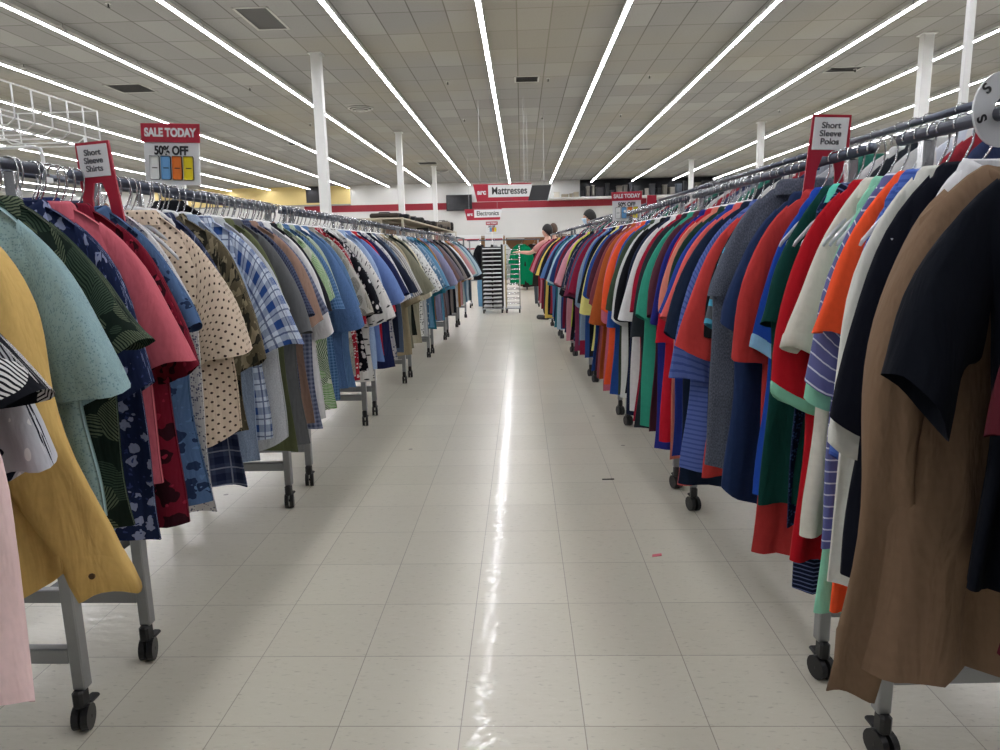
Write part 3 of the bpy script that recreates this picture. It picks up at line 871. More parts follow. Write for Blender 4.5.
# --- polo row
RIGHT = [
    (0.78, 'black long-sleeve polo', 'black long-sleeve', F('plain', '0d0e14'), 'long', 0.17, 0.43, .5, dict(W=0.13, th=.035, kind='long')),
    (0.92, 'dark maroon polo', 'dark maroon', F('plain', '4a1620'), 'short', 0.2, 0.9, .55, dict(W=0.12, th=.04)),
    (1.06, 'black wide-sleeve polo', 'wide black', F('plain', '0b0f18'), 'short', 0.275, 0.97, .62, dict(W=0.115, th=.05, hem=.085, slant=.1, swing=-.02)),
    (1.17, 'tan brown sweatshirt', 'tan sweatshirt', F('plain', '76604d'), 'long', 0.25, 0.47, .40, dict(W=0.2, th=.05, kind='sweat', cuff=True, fold=.024)),
    (1.235, 'crisp white polo', 'crisp white', F('plain', 'd5d6d8'), 'short', 0.203, 0.89, .55, dict(W=0.17, th=.028, cuff='rib')),
    (1.295, 'blackest navy polo', 'blackest navy', F('plain', '0c0f1a'), 'short', 0.217, 0.821, .5, dict(W=0.17, th=.03, swing=.01)),
    (1.355, 'bone white polo', 'bone white', F('plain', 'c8c9c2'), 'short', 0.216, 0.795, .45, dict(W=0.17, th=.03, cuff='rib')),
    (1.405, 'denim blue striped polo', 'denim stripe', F('stripes', '4a66b0', '3a539a', p=(.014, .4)), 'short', 0.172, 0.723, .5, dict(W=0.142, th=.026)),
    (1.43, 'bright orange polo', 'bright orange', F('plain', 'e8552f'), 'short', 0.208, 0.984, .36, dict(W=0.13, th=.03, hem=.12)),
    (1.473, 'lavender white-striped polo', 'lavender stripe', F('stripes', '5e6190', 'c9cad8', p=(.026, .13)), 'short', 0.205, 0.862, .5, dict(W=0.15, th=.026)),
    (1.515, 'mint green polo', 'mint', F('plain', '82bfa4'), 'short', 0.187, 0.825, .33, dict(W=0.13, th=.026)),
    (1.558, 'oatmeal cream polo', 'oatmeal', F('plain', 'c9c6ba'), 'short', 0.208, 0.958, .5, dict(W=0.15, th=.03, hem=.13, cuff='rib')),
    (1.605, 'true red polo', 'true red', F('plain', 'a3141f'), 'short', 0.224, 0.833, .42, dict(W=0.15, th=.03, cuff='mint', hem=.13)),
    (1.652, 'navy pinstriped polo', 'navy pinstripe', F('stripes', '10162c', '566084', p=(.011, .28)), 'short', 0.15, 0.79, .32, dict(W=0.12, th=.03)),
    (1.695, 'aqua trimmed navy polo', 'aqua trimmed', F('speck', '1d2844', '3f5a86', p=150.), 'short', 0.152, 0.953, .45, dict(W=0.122, th=.026, trimc='62c8b4')),
    (1.742, 'forest green polo', 'forest green', F('plain', '0e3a34'), 'short', 0.206, 0.969, .5, dict(W=0.176, th=.035, hem=.14)),
    (1.789, 'sky and royal blue polo', 'royal blue', F('plain', '1f45a0'), 'short', 0.192, 0.918, .5, dict(W=0.16, th=.024, cuff='sky')),
    (1.836, 'brick red polo', 'brick red', F('plain', 'ad3635'), 'short', 0.243, 0.865, .32, dict(W=0.15, th=.035, hem=.15)),
    (1.913, 'slate navy polo', 'slate navy', F('plain', '1f2f52'), 'short', 0.241, 0.941, .42, dict(W=0.211, th=.05, hem=.16, shirttail=True)),
    (2.007, 'charcoal heather polo', 'charcoal heather', F('heather', '3f4450', '5c6270'), 'short', 0.249, 0.985, .47, dict(W=0.24, th=.05, hem=.14, up=.04)),
    (2.058, 'grey polo with aqua stripes', 'aqua striped', F('stripes', '5f646b', '53a8c8', p=(.05, .35)), 'short', 0.244, 0.926, .5, dict(W=0.16, th=.025)),
    (2.105, 'pitch black polo', 'pitch black', F('plain', '0e1014'), 'short', 0.238, 0.893, .5, dict(W=0.208, th=.022)),
    (2.152, 'coral red polo', 'coral red', F('plain', 'b83d3a'), 'short', 0.296, 0.846, .44, dict(W=0.2, th=.03, hem=.15)),
    (2.212, 'lavender blue striped polo', 'lavender blue', F('stripes', '5567a4', '41538f', p=(.016, .35)), 'short', 0.313, 0.748, .42, dict(W=0.24, th=.03, hem=.2)),
    (2.288, 'midnight navy polo', 'midnight', F('plain', '182438'), 'short', 0.313, 0.873, .36, dict(W=0.24, th=.03)),
    (2.363, 'salmon pink polo', 'salmon', F('plain', 'd4605c'), 'short', 0.3, 0.921, .34, dict(W=0.22, th=.026)),
    (2.439, 'cobalt blue polo', 'cobalt', F('plain', '2a4090'), 'short', 0.289, 0.934, .42, dict(W=0.23, th=.026)),
    (2.515, 'bottle green polo', 'bottle green', F('plain', '20382e'), 'short', 0.258, 0.952, .4, dict(W=0.2, th=.026)),
    (2.591, 'peach trimmed polo', 'peach', F('plain', 'cc7c6c'), 'short', 0.261, 0.921, .36, dict(W=0.2, th=.026)),
    (2.666, 'cherry red polo', 'cherry red', F('plain', 'b31b2c'), 'short', 0.246, 0.8, .4, dict(W=0.216, th=.03)),
    (2.742, 'indigo blue polo', 'indigo', F('plain', '252b78'), 'short', 0.249, 0.868, .34, dict(W=0.219, th=.028)),
    (2.829, 'plum maroon polo', 'plum', F('plain', '57303c'), 'short', 0.258, 0.888, .4, dict(W=0.22, th=.028)),
    (2.915, 'sea green polo', 'sea green', F('plain', '338f78'), 'short', 0.285, 0.876, .4, dict(W=0.245, th=.035, hem=.15)),
    (3.002, 'dark charcoal long-sleeve polo', 'dark charcoal', F('plain', '2a2f34'), 'short', 0.288, 0.783, .36, dict(W=0.24, th=.03, hem=.15)),
    (3.088, 'crimson polo', 'crimson', F('plain', '9c1c34'), 'short', 0.278, 0.886, .38, dict(W=0.23, th=.028)),
    (3.186, 'chalk white polo', 'chalk white', F('plain', 'cfd0d0'), 'short', 0.295, 0.842, .42, dict(W=0.24, th=.035)),
    (3.283, 'shadow navy polo', 'shadow navy', F('plain', '1a2036'), 'short', 0.269, 0.861, .36, dict(W=0.23, th=.028)),
    (3.38, 'jet black polo', 'jet black', F('plain', '121318'), 'short', 0.294, 0.824, .45, dict(W=0.22, th=.035)),
    (3.489, 'off-white polo', 'off-white', F('plain', 'c4c6c4'), 'short', 0.291, 0.803, .4, dict(W=0.23, th=.03)),
    (3.597, 'army green polo', 'army green', F('plain', '3c4a3a'), 'short', 0.289, 0.854, .4, dict(W=0.22, th=.035)),
    (3.705, 'electric blue polo', 'electric blue', F('plain', '2b4f96'), 'short', 0.266, 0.755, .38, dict(W=0.235, th=.03, hem=.17)),
    (3.824, 'vivid orange polo', 'vivid orange', F('plain', 'e2572f'), 'short', 0.291, 0.825, .4, dict(W=0.245, th=.035, hem=.14)),
    (3.954, 'rose pink polo', 'rose pink', F('plain', 'b86478'), 'short', 0.271, 0.757, .35, dict(W=0.24, th=.03)),
    (4.084, 'rust orange polo', 'rust', F('plain', 'a8562a'), 'short', 0.31, 0.734, .4, dict(W=0.24, th=.03)),
    (4.213, 'dusty maroon polo', 'dusty maroon', F('plain', '7a3c42'), 'short', 0.293, 0.822, .38, dict(W=0.235, th=.045, hem=.15)),
    (4.36, 'wine dark polo', 'wine dark', F('plain', '4c2430'), 'short', 0.3, 0.86, .4, dict(W=0.22, th=.03)),
    (4.48, 'marine blue polo', 'marine blue', F('plain', '28488c'), 'short', 0.31, 0.86, .38, dict(W=0.23, th=.03)),
    (4.6, 'lemon yellow polo', 'lemon', F('plain', 'd0c878'), 'short', 0.319, 0.747, .5, dict(W=0.22, th=.04, hem=.16)),
    (4.74, 'onyx black polo', 'onyx', F('plain', '15171c'), 'short', 0.3, 0.8, .42, dict(W=0.22, th=.03)),
    (4.86, 'french blue polo', 'french blue', F('plain', '2f4f8c'), 'short', 0.289, 0.807, .4, dict(W=0.235, th=.035)),
    (5.0, 'denim grey polo', 'denim grey', F('heather', '6f8298', '8497ac'), 'short', 0.3, 0.76, .5, dict(W=0.25, th=.03)),
    (5.15, 'garnet red polo', 'garnet', F('plain', '7a1a34'), 'short', 0.335, 0.84, .38, dict(W=0.235, th=.035)),
    (5.35, 'storm blue polo', 'storm blue', F('plain', '35506e'), 'short', 0.31, 0.85, .42, dict(W=0.22, th=.035)),
    (5.5, 'mulberry polo', 'mulberry', F('plain', '6c2a44'), 'short', 0.32, 0.8, .36, dict(W=0.235, th=.035)),
    (5.65, 'navy floral print polo', 'navy floral', F('floral', '1f2740', 'a89c90', '44506e', p=11.), 'short', 0.33, 0.84, .42, dict(W=0.22, th=.04)),
    (5.85, 'ebony black polo', 'ebony', F('plain', '17181d'), 'short', 0.32, 0.78, .4, dict(W=0.22, th=.03)),
    (6.0, 'neon yellow polo', 'neon yellow', F('plain', 'b4c044'), 'short', 0.29, 0.76, .5, dict(W=0.2, th=.03)),
    (6.15, 'shell pink polo', 'shell pink', F('plain', 'c68a98'), 'short', 0.345, 0.86, .36, dict(W=0.235, th=.045)),
    (6.4, 'ink navy polo', 'ink navy', F('plain', '232a44'), 'short', 0.32, 0.86, .4, dict(W=0.22, th=.035)),
    (6.6, 'burgundy polo', 'burgundy', F('plain', '6a1c30'), 'short', 0.32, 0.83, .42, dict(W=0.22, th=.035)),
    (6.8, 'classic navy polo', 'classic navy', F('plain', '24386a'), 'short', 0.345, 0.86, .4, dict(W=0.22, th=.04)),
    (7.05, 'powder blue polo', 'powder blue', F('plain', '9fb8c6'), 'short', 0.35, 0.84, .36, dict(W=0.235, th=.04)),
    (7.3, 'petrol teal polo', 'petrol', F('plain', '2c6a78'), 'short', 0.32, 0.8, .36, dict(W=0.235, th=.035)),
    (7.55, 'dark indigo polo', 'dark indigo', F('plain', '23294a'), 'short', 0.34, 0.85, .4, dict(W=0.22, th=.04)),
    (7.85, 'cadet blue polo', 'cadet blue', F('plain', '5474a4'), 'short', 0.36, 0.85, .4, dict(W=0.22, th=.045)),
    (8.15, 'white trimmed red polo', 'trimmed red', F('plain', 'a0303c'), 'short', 0.32, 0.82, .42, dict(W=0.22, th=.035)),
    (8.45, 'coal black polo', 'coal', F('plain', '1b1d23'), 'short', 0.34, 0.85, .38, dict(W=0.22, th=.04)),
    (8.8, 'canary yellow polo', 'canary', F('plain', 'd4b85c'), 'short', 0.36, 0.85, .3, dict(W=0.23, th=.05)),
    (9.2, 'graphite polo', 'graphite', F('plain', '33363e'), 'short', 0.34, 0.84, .36, dict(W=0.22, th=.04)),
    (9.6, 'oxblood polo', 'oxblood', F('plain', '6e2030'), 'short', 0.35, 0.85, .36, dict(W=0.22, th=.045)),
    (10.0, 'carnation pink polo', 'carnation', F('plain', 'b86e80'), 'short', 0.35, 0.85, .4, dict(W=0.22, th=.045)),
    (10.4, 'deep red polo', 'deep red', F('plain', '84202e'), 'short', 0.35, 0.86, .4, dict(W=0.22, th=.045)),
]
rg = random.Random(3)
seen = set()


def row(side, specs):
    kind = 'shirt' if side < 0 else 'polo'
    for k, (y, desc, short, mat, slv, E, zs, zb, ex) in enumerate(specs):
        ex = dict(ex)
        x = rail_x(side, y)
        p = specs[k - 1][2] if k else None
        q = specs[k + 1][2] if k + 1 < len(specs) else None
        if p and q:
            label = '%s hanging between %s and %s ones' % (desc, p, q)
        else:
            label = '%s hanging at the end of its row beside a %s one' % (desc, p or q)
        assert label not in seen
        seen.add(label)
        upz = ex.pop('up', 0.)
        kd = ex.pop('kind', None)
        cf = ex.pop('cuff', None)
        tc = ex.pop('trimc', None)
        if kd == 'sweat':
            nm, cat, style = 'sweatshirt', 'sweatshirt', 'tee'
        elif side < 0:
            nm, cat, style = ('long_sleeve_shirt' if slv == 'long' else 'button_shirt'), 'shirt', 'button'
        else:
            nm, cat, style = 'polo_shirt', 'polo shirt', 'polo'
        if cf is True:
            cf = (mat, .075 if side < 0 else .13, 1.05 if side < 0 else .8) + ((1,) if side < 0 else ())
        elif cf == 'rib':
            cf = (mat, .028, .99)
        elif cf == 'mint':
            cf = (F('plain', '78b298'), .022, 1.0)
        elif cf == 'sky':
            cf = (F('plain', '8fc0e4'), .03, 1.0)
        ex.setdefault('rz', rg.uniform(-.06, .06) + (-.05 * side))
        ex.setdefault('bend', rg.uniform(-.02, .02) if y > 1.9 else rg.uniform(-.008, .008))
        ex.setdefault('swing', rg.uniform(-.015, .015))
        ex.setdefault('drop', rg.uniform(.115, .145))
        ex.setdefault('front', rg.choice((1, -1, -1)))
        ex.setdefault('fold', .014 if side < 0 else .016)
        garment(nm, label, cat, 'button shirts on the row' if side < 0 else 'polos on the row', x, y, ZR + upz, -side, mat, E=E, zs=zs - ZR, zb=zb - ZR,
                style=style, sleeve=slv, cuff=cf, trim=F('plain', tc) if tc else None, rng=rg, hq=y < 5.5, **ex)
        hanger(x, y, ZR, 'clear hanger inside the %s' % label.split(' hanging')[0] + ' next to a %s one' % (p or q), 'hangers on the row', clear_pl, 'clear', ex['rz'] + rg.uniform(-.15, .15))


row(-1, LEFT)
row(1, RIGHT)
# bare hangers pushed in between the garments
for side, specs in ((-1, LEFT), (1, RIGHT)):
    ys = [s[0] for s in specs]
    y = 1.5 if side < 0 else 2.0
    n_ = 0
    rname = 'button-shirt' if side < 0 else 'polo'
    while y < 5.4:
        if min(abs(y - q) for q in ys) > .012:
            n_ += 1
            wh = y > 2. and n_ % 3 > 0
            hanger(rail_x(side, y), y, ZR, 'bare %s hanger with chrome hook pushed between garments on the %s row' % ('white plastic' if wh else 'clear', rname), 'bare %s hangers on the %s row' % ('white' if wh else 'clear', rname),
                   white_pl if wh else clear_pl, 'white' if wh else 'clear', rg.uniform(-.25, .25))
        y += rg.uniform(.045, .075)

# back rails: a few garments and hangers that show over the front row
BACK = [
    (-1, 2.15, 'pale yellow shirt on the back rail behind the pink one', F('plain', 'e0d45a'), .9, 0), (-1, 1.7, 'pale grey shirt on the back rail above the teal one', F('plain', 'b9bcc0'), .9, 0),
    (-1, 2.45, 'navy shirt on the back rail behind the sign', F('plain', '232c58'), .9, 0), (-1, 3.35, 'black shirt on the back rail behind the blue plaid one', F('plain', '15161b'), .9, .05),
    (-1, 3.0, 'beige shirt on the back rail behind the polka dot one', F('plain', '8f7f6a'), .9, 0),
    (1, 1.75, 'white striped shirt on the back rail of the polo rack', F('vstripes', 'd4d4d2', 'b9bcc0', p=(.05, .2)), .8, 0), (1, 2.15, 'pale blue striped shirt on the back rail of the polo rack', F('vstripes', 'c3ccd8', 'd6d7d8', p=(.06, .3)), .8, 0),
    (1, 2.5, 'light grey shirt on the back rail of the polo rack', F('plain', 'bcbdbd'), .8, 0), (1, 2.9, 'grey marl shirt on the back rail of the polo rack', F('plain', '9a9ba0'), .8, 0),
]
for side, y, lab, mat, zs, u in BACK:
    zb_ = 1.445 if side < 0 else 1.545
    x = rail_x(side, y) + side * RW
    garment('button_shirt', lab, 'shirt', 'shirts on the back rails', x, y, zb_ + u, -side, mat, E=.28, zs=-.5, zb=-.85, W=.22, th=.03, style='button', rng=rg, hq=False, front=-1)
    hanger(x, y, zb_, 'hanger inside the ' + lab.split(' on the')[0] + ' on the back rail', 'hangers on the back rails', clear_pl, 'clear')
# the dense rest of the back rails: plain garment copies added to shade the floor, nearly hidden by the front row
PROTO = {}
for side in (-1, 1):
    zb_ = 1.445 if side < 0 else 1.545
    cols = ('6f7f93', 'a9a69c', '3b4256', '8a6a5c', 'b8bcc2', '2a2d33') if side < 0 else ('2b3350', '8c2a34', 'b9bab8', '23272e', '2f6a5c', '7c7f88')
    have = [b_[1] for b_ in BACK if b_[0] == side]
    y = 1.0
    k = 0
    while y < 10.5:
        if min([abs(y - q) for q in have] + [9]) > .09:
            c = cols[k % 6]
            lab = 'plain %s on the back rail of the %s racks, mostly hidden by the front row' % (('shirt', 'button-shirt') if side < 0 else ('polo', 'polo'))
            x = rail_x(side, y) + side * RW
            if (side, c) not in PROTO:
                PROTO[(side, c)] = garment('button_shirt' if side < 0 else 'polo_shirt', lab, 'shirt' if side < 0 else 'polo shirt', 'hidden garments on the back rail of the %s racks' % ('button-shirt' if side < 0 else 'polo'),
                                           x, y, zb_, -side, F('plain', c), E=.28, zs=-.47, zb=-.88, W=.22, th=.03, rng=rg, hq=False, front=-1, style='polo')
            else:
                src = PROTO[(side, c)]
                r_ = src.copy()
                C.objects.link(r_)
                r_.location = (x, y, zb_)
                for ch in list(src.children):
                    c2 = ch.copy()
                    c2.parent = r_
                    C.objects.link(c2)
            k += 1
        y += rg.uniform(.1, .16)
for side in (-1, 1):
    y = 1.3
    while y < 5.2:
        x = rail_x(side, y) + side * RW
        zb_ = 1.445 if side < 0 else 1.545
        red = side < 0 and 3.7 < y < 4.5 or side > 0 and 4.2 < y < 5.
        hanger(x, y, zb_, ('red plastic' if red else 'white plastic') + ' hanger on the back rail of the %s racks' % ('button-shirt' if side < 0 else 'polo'), 'plastic hangers on the back rails', red_pl if red else white_pl, 'bar', rg.uniform(-.2, .2))
        y += .07 if red else .16


# ------------------------------------------------------------------ signs on the rails
def rail_sign(x, y, z, label, words, rz, ry=0.):
    """red saddle board with a white card, straddling the rail"""
    t = empty('rail_sign', (x, y, z), label, 'sign', None, rz)
    t.rotation_euler = (0, ry, rz)
    poly = [(-.046, .225), (.046, .225), (.05, .13), (.058, .0), (.028, .0), (.022, .09), (.012, .125), (-.012, .125), (-.022, .09), (-.026, .0), (-.05, .0), (-.048, .13)]
    b = B()
    b.prism(poly, -.003, .003)
    b.build('board', sign_red, t)
    c = B().box(-.041, .041, -.005, -.0031, .14, .218, .001).build('card', sign_white, t)
    text('lettering', words, .0205, M('grey_ink', '55575c', .6), c, (0, -.0058, .179), bold=.0004)
    return t


rail_sign(-1.06, 1.8, 1.222, 'red rail sign reading Short Sleeve Shirts', 'Short\nSleeve\nShirts', -.1, -.05)
rail_sign(.768, 1.865, 1.247, 'red rail sign reading Short Sleeve Polos', 'Short\nSleeve\nPolos', -.1, .06)


def sale_sign(x, y, z, label, s=1., ry=0., rz=0., z0=0.):
    t = empty('sale_sign', (x, y, z), label, 'sign')
    t.rotation_euler = (0, ry, rz)
    w, h = .185 * s, .178 * s
    B().box(-w / 2, w / 2, -.003, .003, 0, h, .001).build('board', sign_white, t)
    hd = B().box(-w / 2 - .006, w / 2 + .006, -.0065, -.0031, h - .052 * s, h + .004, .001).build('header', sign_red, t)
    text('lettering', 'SALE TODAY', .034 * s, sign_white, hd, (0, -.0072, h - .024 * s), bold=.0015 * s, sx=.86)
    b = B().box(-w / 2 + .006, w / 2 - .006, -.0042, -.0031, h - .056 * s, h - .058 * s)
    text('lettering', '50% OFF', .036 * s, ink, t, (0, -.0042, h - .077 * s), bold=.0014 * s, sx=.85)
    for k, c in enumerate(('e4e6e4', '6fa8d8', 'e07a2c', 'e6d21e')):
        xc = (-.057 + .038 * k) * s
        B().box(xc - .0165 * s, xc + .0165 * s, -.0042, -.0031, .014 * s, .086 * s, .004 * s).build('tag_outline', ink, t)
        g = B().box(xc - .015 * s, xc + .015 * s, -.0052, -.0043, .0155 * s, .0845 * s, .004 * s).build('tag', M('tag_' + c, c, .4), t)
        B().box(xc - .009 * s, xc + .009 * s, -.0058, -.0053, .048 * s, .051 * s).build('tag_line', ink, g)
    # clip post down to the rail
    B().box(-.007, .007, .003, .009, -z0, h * .5, .001).box(-.02, .02, -.006, .014, -z0 - .012, -z0 + .006, .002).build('post', white_pl, t)
    return t


sale_sign(-1.117, 2.3, 1.388, 'sale sign with four tag colours on the button-shirt rail beside the polka dot shirt', 1.03, .06, -.12, .006)
sale_sign(.675, 4.6, 1.325, 'sale sign with colour tags standing on the polo rail', .98, -.02, .05, -.06)
t = empty('price_sign', (1.12, 6.2, 1.42), 'small red and white sign just beyond the polo-rail sale sign', 'sign')
B().box(-.04, .04, -.003, .003, .05, .17).build('board', sign_red, t)
B().box(-.02, .035, -.005, -.0031, .065, .095).build('card', sign_white, t)
B().box(-.006, .006, -.003, .004, -.005, .06).build('post', white_pl, t)

# round size divider on the near end of the polo rail
t = empty('size_divider', (rail_x(1, 1.3), 1.27, ZR), 'round white size divider lettered S on the polo rail', 'size divider', None, .25)
B().disc((.012, 0, .008), (0, 1, 0), .062, .004, 40, .02).build('disc', M('divider_white', 'cfd2d4', .35), t, False)
for ch, a in (('S', 145), ('I', 95), ('S', 205), ('S', 35)):
    q = math.radians(a)
    text('letter', ch, .026, ink, t, (.012 + .048 * math.cos(q), -.0028, .012 + .048 * math.sin(q)), rot=(PI / 2, -(q - PI / 2), 0), bold=.0006)

# white wire basket and display arm above the back rail on the button-shirt side
t = empty('wire_basket', (-1.82, 1.95, 1.60), 'white wire basket above the back rail of the button-shirt rack', 'wire basket')
y0, y1, zb_, zt_ = -1.0, .9, .02, .13
b = B()
for x in (-.16, .16):
    b.tube([(x, y0, zt_), (x, y1, zt_)], .0028, 6).tube([(x, y0, zb_), (x, y1, zb_)], .0028, 6)
b.tube([(-.16, y1, zt_), (.16, y1, zt_)], .0028, 6).tube([(-.16, y0, zt_), (.16, y0, zt_)], .0028, 6)
b.build('rim', wire_white, t, True)
y = y0
k = 0
while y < y1 + .001:
    B().tube([(.16, y, zt_), (.16, y, zb_), (.13, y, 0), (-.13, y, 0), (-.16, y, zb_), (-.16, y, zt_)], .0028, 6).build('cross_wire', wire_white, t, True)
    y += .19 / 2
B().tube([(.16, -.6, zb_), (.16, -.6, -.155)], .006, 8).tube([(.16, .8, zb_), (.16, .8, -.155)], .006, 8).build('bracket', wire_white, t, True)
t = empty('display_arm', (-1.672, 2.5, 1.445), 'white display arm with a bent end below the wire basket', 'display arm')
B().tube([(-.6, 0, .10), (-.02, 0, .103), (.0, 0, .095), (.004, 0, .07), (.004, 0, .0)], .006, 8).build('arm', wire_white, t, True)
B().box(-.02, .02, -.02, .02, -.02, .004, .003).build('clamp', white_pl, t)

# thin power pole rising behind the polo racks
t = empty('power_pole', (4.72, 8., 0), 'thin white power pole rising to the ceiling behind the polo rail', 'power pole')
B().box(-.035, .035, -.035, .035, 0, HC, .006).build('pole', cw, t)
B().box(-.06, .06, -.06, .06, 0, .05, .005).box(-.06, .06, -.06, .06, HC - .04, HC - .001, .005).build('end_cap', cw, t)


# ------------------------------------------------------------------ hanging department signs
def dept_sign(x, y, z, w, word, label, size):
    t = empty('department_sign', (x, y, z), label, 'sign')
    h = .47
    B().prism([(-w / 2, h), (w / 2, h), (w / 2 - .1, 0), (-w / 2 + .1, 0)], -.02, .02).build('board', sign_red, t)
    xl = -w / 2 + .42
    p = B().prism([(xl, h - .03), (w / 2 + .02, h - .03), (w / 2 - .07, .11), (xl, .11)], -.026, -.0205).build('panel', sign_white, t)
    text('lettering', word, size, ink, p, ((xl + w / 2 - .03) / 2, -.027, (h - .03 + .11) / 2), bold=.006, sx=.82)
    text('logo', 'arc', .19, sign_white, t, (-w / 2 + .235, -.0215, .25), bold=.008)
    for q in (-w / 2 + .2, w / 2 - .2):
        B().tube([(q, 0, h), (q, 0, HC - z)], .006, 6).build('cable', hang, t)


dept_sign(-.5, 20., 2.49, 1.62, 'Mattresses', 'large red and white hanging sign reading Mattresses', .275)
dept_sign(-1.62, 31., 2.45, 1.62, 'Electronics', 'smaller looking red and white hanging sign reading Electronics', .265)
# dark back of another hanging sign
t = empty('department_sign', (.52, 22., 2.62), 'dark blank hanging sign just beyond the Mattresses sign', 'sign')
B().prism([(-.5, .45), (.42, .45), (.30, 0), (-.42, 0)], -.02, .02).build('board', M('dark_board', '24262a', .5), t)
B().tube([(.44, 0, .45), (.31, 0, -.02)], .02, 6).build('edge', sign_white, t)
for q in (-.3, .2):
    B().tube([(q, 0, .45), (q, 0, HC - 2.62)], .006, 6).build('cable', hang, t)
# wall screen
t = empty('wall_screen', (-3.72, YF - .35, 3.55), 'dark flat screen hung high in front of the red wall stripe', 'screen')
B().box(-.78, .78, -.05, .05, 0, .95, .015).build('bezel', black_pl, t)
B().box(-.74, .74, -.056, -.051, .05, .91).build('display', M('screen_glass', '12141a', .15), t)
B().box(-.1, .1, .05, .34, .35, .6).build('mount', vent_m, t)

# ------------------------------------------------------------------ end of the aisle
# two tall tray carts, side by side
t0 = t = empty('tray_cart', (-.545, 13.25, 0), 'tall black tray cart with many silver trays at the end of the aisle', 'tray cart')
for sx in (-.18, .0, .18):
    for yy in (-.22, .22):
        B().box(sx - .014, sx + .014, yy - .014, yy + .014, .09, 1.26, .003).build('post', black_pl, t)
for k in range(15):
    z = .13 + .075 * k
    B().box(-.17, .17, -.235, .235, z, z + .012, .003).box(-.17, .17, -.245, -.236, z, z + .018).build('tray', M('tray_white', 'dedfe0', .4), t)
B().box(-.2, .2, -.24, .24, .075, .1, .005).build('base', steel, t)
B().box(-.175, .175, .222, .232, .1, 1.22).build('back_panel', M('gap_black', '101114', .8), t)  # added black sheet that darkens the gaps between trays
for sx in (-.17, .17):
    for yy in (-.2, .2):
        B().disc((sx, yy, .036), (1, 0, 0), .036, .03, 16).box(sx - .012, sx + .012, yy - .012, yy + .012, .05, .08).build('caster', black_pl, t)
t = empty('ladder_cart', (-.17, 13.25, 0), 'silver ladder-sided cart beside the tall tray cart', 'cart')
for sx in (-.13, .13):
    for yy in (-.2, .2):
        B().tube([(sx, yy, .08), (sx, yy, 1.24)], .011, 8).build('post', chrome if sx > 0 else M('brass', 'a89a70', .4, .7), t, True)
for k in range(12):
    z = .17 + .09 * k
    for yy in (-.2, .2):
        B().tube([(-.13, yy, z), (.13, yy, z)], .007, 6).build('rung', chrome, t, True)
B().box(-.15, .15, -.22, .22, .075, .095, .004).build('base', steel, t)
for sx in (-.12, .12):
    for yy in (-.2, .2):
        B().disc((sx, yy, .036), (1, 0, 0), .036, .028, 16).box(sx - .01, sx + .01, yy - .01, yy + .01, .05, .08).build('caster', black_pl, t)
# cross rack behind the carts
t = empty('clothing_rack', (-.36, 14.6, 0), 'clothing rack standing crosswise behind the tray cart', 'clothes rack')
B().tube([(-.75, 0, 1.36), (.75, 0, 1.36)], .012, 10).build('rail', dark_chrome, t, True)
for sx in (-.7, .7):
    B().box(sx - .016, sx + .016, -.016, .016, .1, 1.35, .003).build('leg', steel, t)
    B().box(sx - .016, sx + .016, -.27, .27, .07, .1, .003).build('foot', steel, t)
    for yy in (-.25, .25):
        B().disc((sx, yy, .034), (1, 0, 0), .034, .028, 14).box(sx - .01, sx + .01, yy - .01, yy + .01, .05, .075).build('caster', black_pl, t)
for dx, lab, c, z2, nm, slv in ((-.98 + .50, 'black jacket hanging on the crosswise rack beside the tray cart', '17181d', .62, 'jacket', 'short'), (.31 + .05, 'bright green jersey hanging on the crosswise rack behind the ladder cart', '00774e', .5, 'jersey', 'short'),
                                (.62, 'dark brown jacket behind the green jersey on the crosswise rack', '2a2422', .45, 'jacket', 'short'), (-.2, 'grey sweatshirt on the crosswise rack behind the carts', '9a9a9a', .6, 'sweatshirt', 'short'),
                                (.02, 'white shirt on the crosswise rack behind the carts', 'cfcfcf', .6, 'shirt', 'short')):
    garment(nm, lab, nm, 'garments on the crosswise rack', -.36 + dx, 14.55 + (.1 if 'brown' in lab else 0) - (.05 if 'jersey' in lab else 0), 1.36, 1, F('plain', c), E=.27, zs=-.5, zb=z2 - 1.36 - .05, W=.24, th=.045, style='tee', rng=rg, hq=False, rz=(.25 if 'jersey' in lab else 1.0))
    hanger(-.36 + dx, 14.55 + (.1 if 'brown' in lab else 0) - (.05 if 'jersey' in lab else 0), 1.36, 'hanger inside the ' + lab.split(' hanging')[0].split(' behind')[0].split(' on ')[0] + ' on the crosswise rack', 'hangers on the crosswise rack', clear_pl, 'clear', PI / 2 - 1.3)


# blue jeans hanging under the black jacket, and grey pair by the green jersey
def jeans(x, y, z, label, c, group):
    t = empty('jeans', (x, y, z), label, 'jeans', group, .5)
    for s in (-1, 1):
        b = B().tube([(s * .06, 0, 0), (s * .075, 0, -.25), (s * .07, .01, -.55), (s * .065, 0, -.8)], [.07, .075, .06, .055], 12)
        b.build('leg', F('heather', c, c), t, True)
    B().tube([(0, 0, .04), (0, 0, -.12)], [.13, .125], 14).build('waist', F('heather', c, c), t, True)
    return t


# people beyond the polo racks
def skin_obj(name, pts, edges, radii, mat, parent, sub=1, root=0):
    me = bpy.data.meshes.new(name)
    me.from_pydata(pts, edges, [])
    o = bpy.data.objects.new(name, me)
    C.objects.link(o)
    o.parent = parent
    md = o.modifiers.new('skin', 'SKIN')
    md.use_smooth_shade = True
    if not me.skin_vertices:
        bpy.context.view_layer.objects.active = o
    for v, r in zip(me.skin_vertices[0].data, radii):
        v.radius = (r, r) if not isinstance(r, tuple) else r
    me.skin_vertices[0].data[root].use_root = True
    if sub:
        s = o.modifiers.new('sub', 'SUBSURF')
        s.levels = s.render_levels = sub
    me.materials.append(mat)
    return o


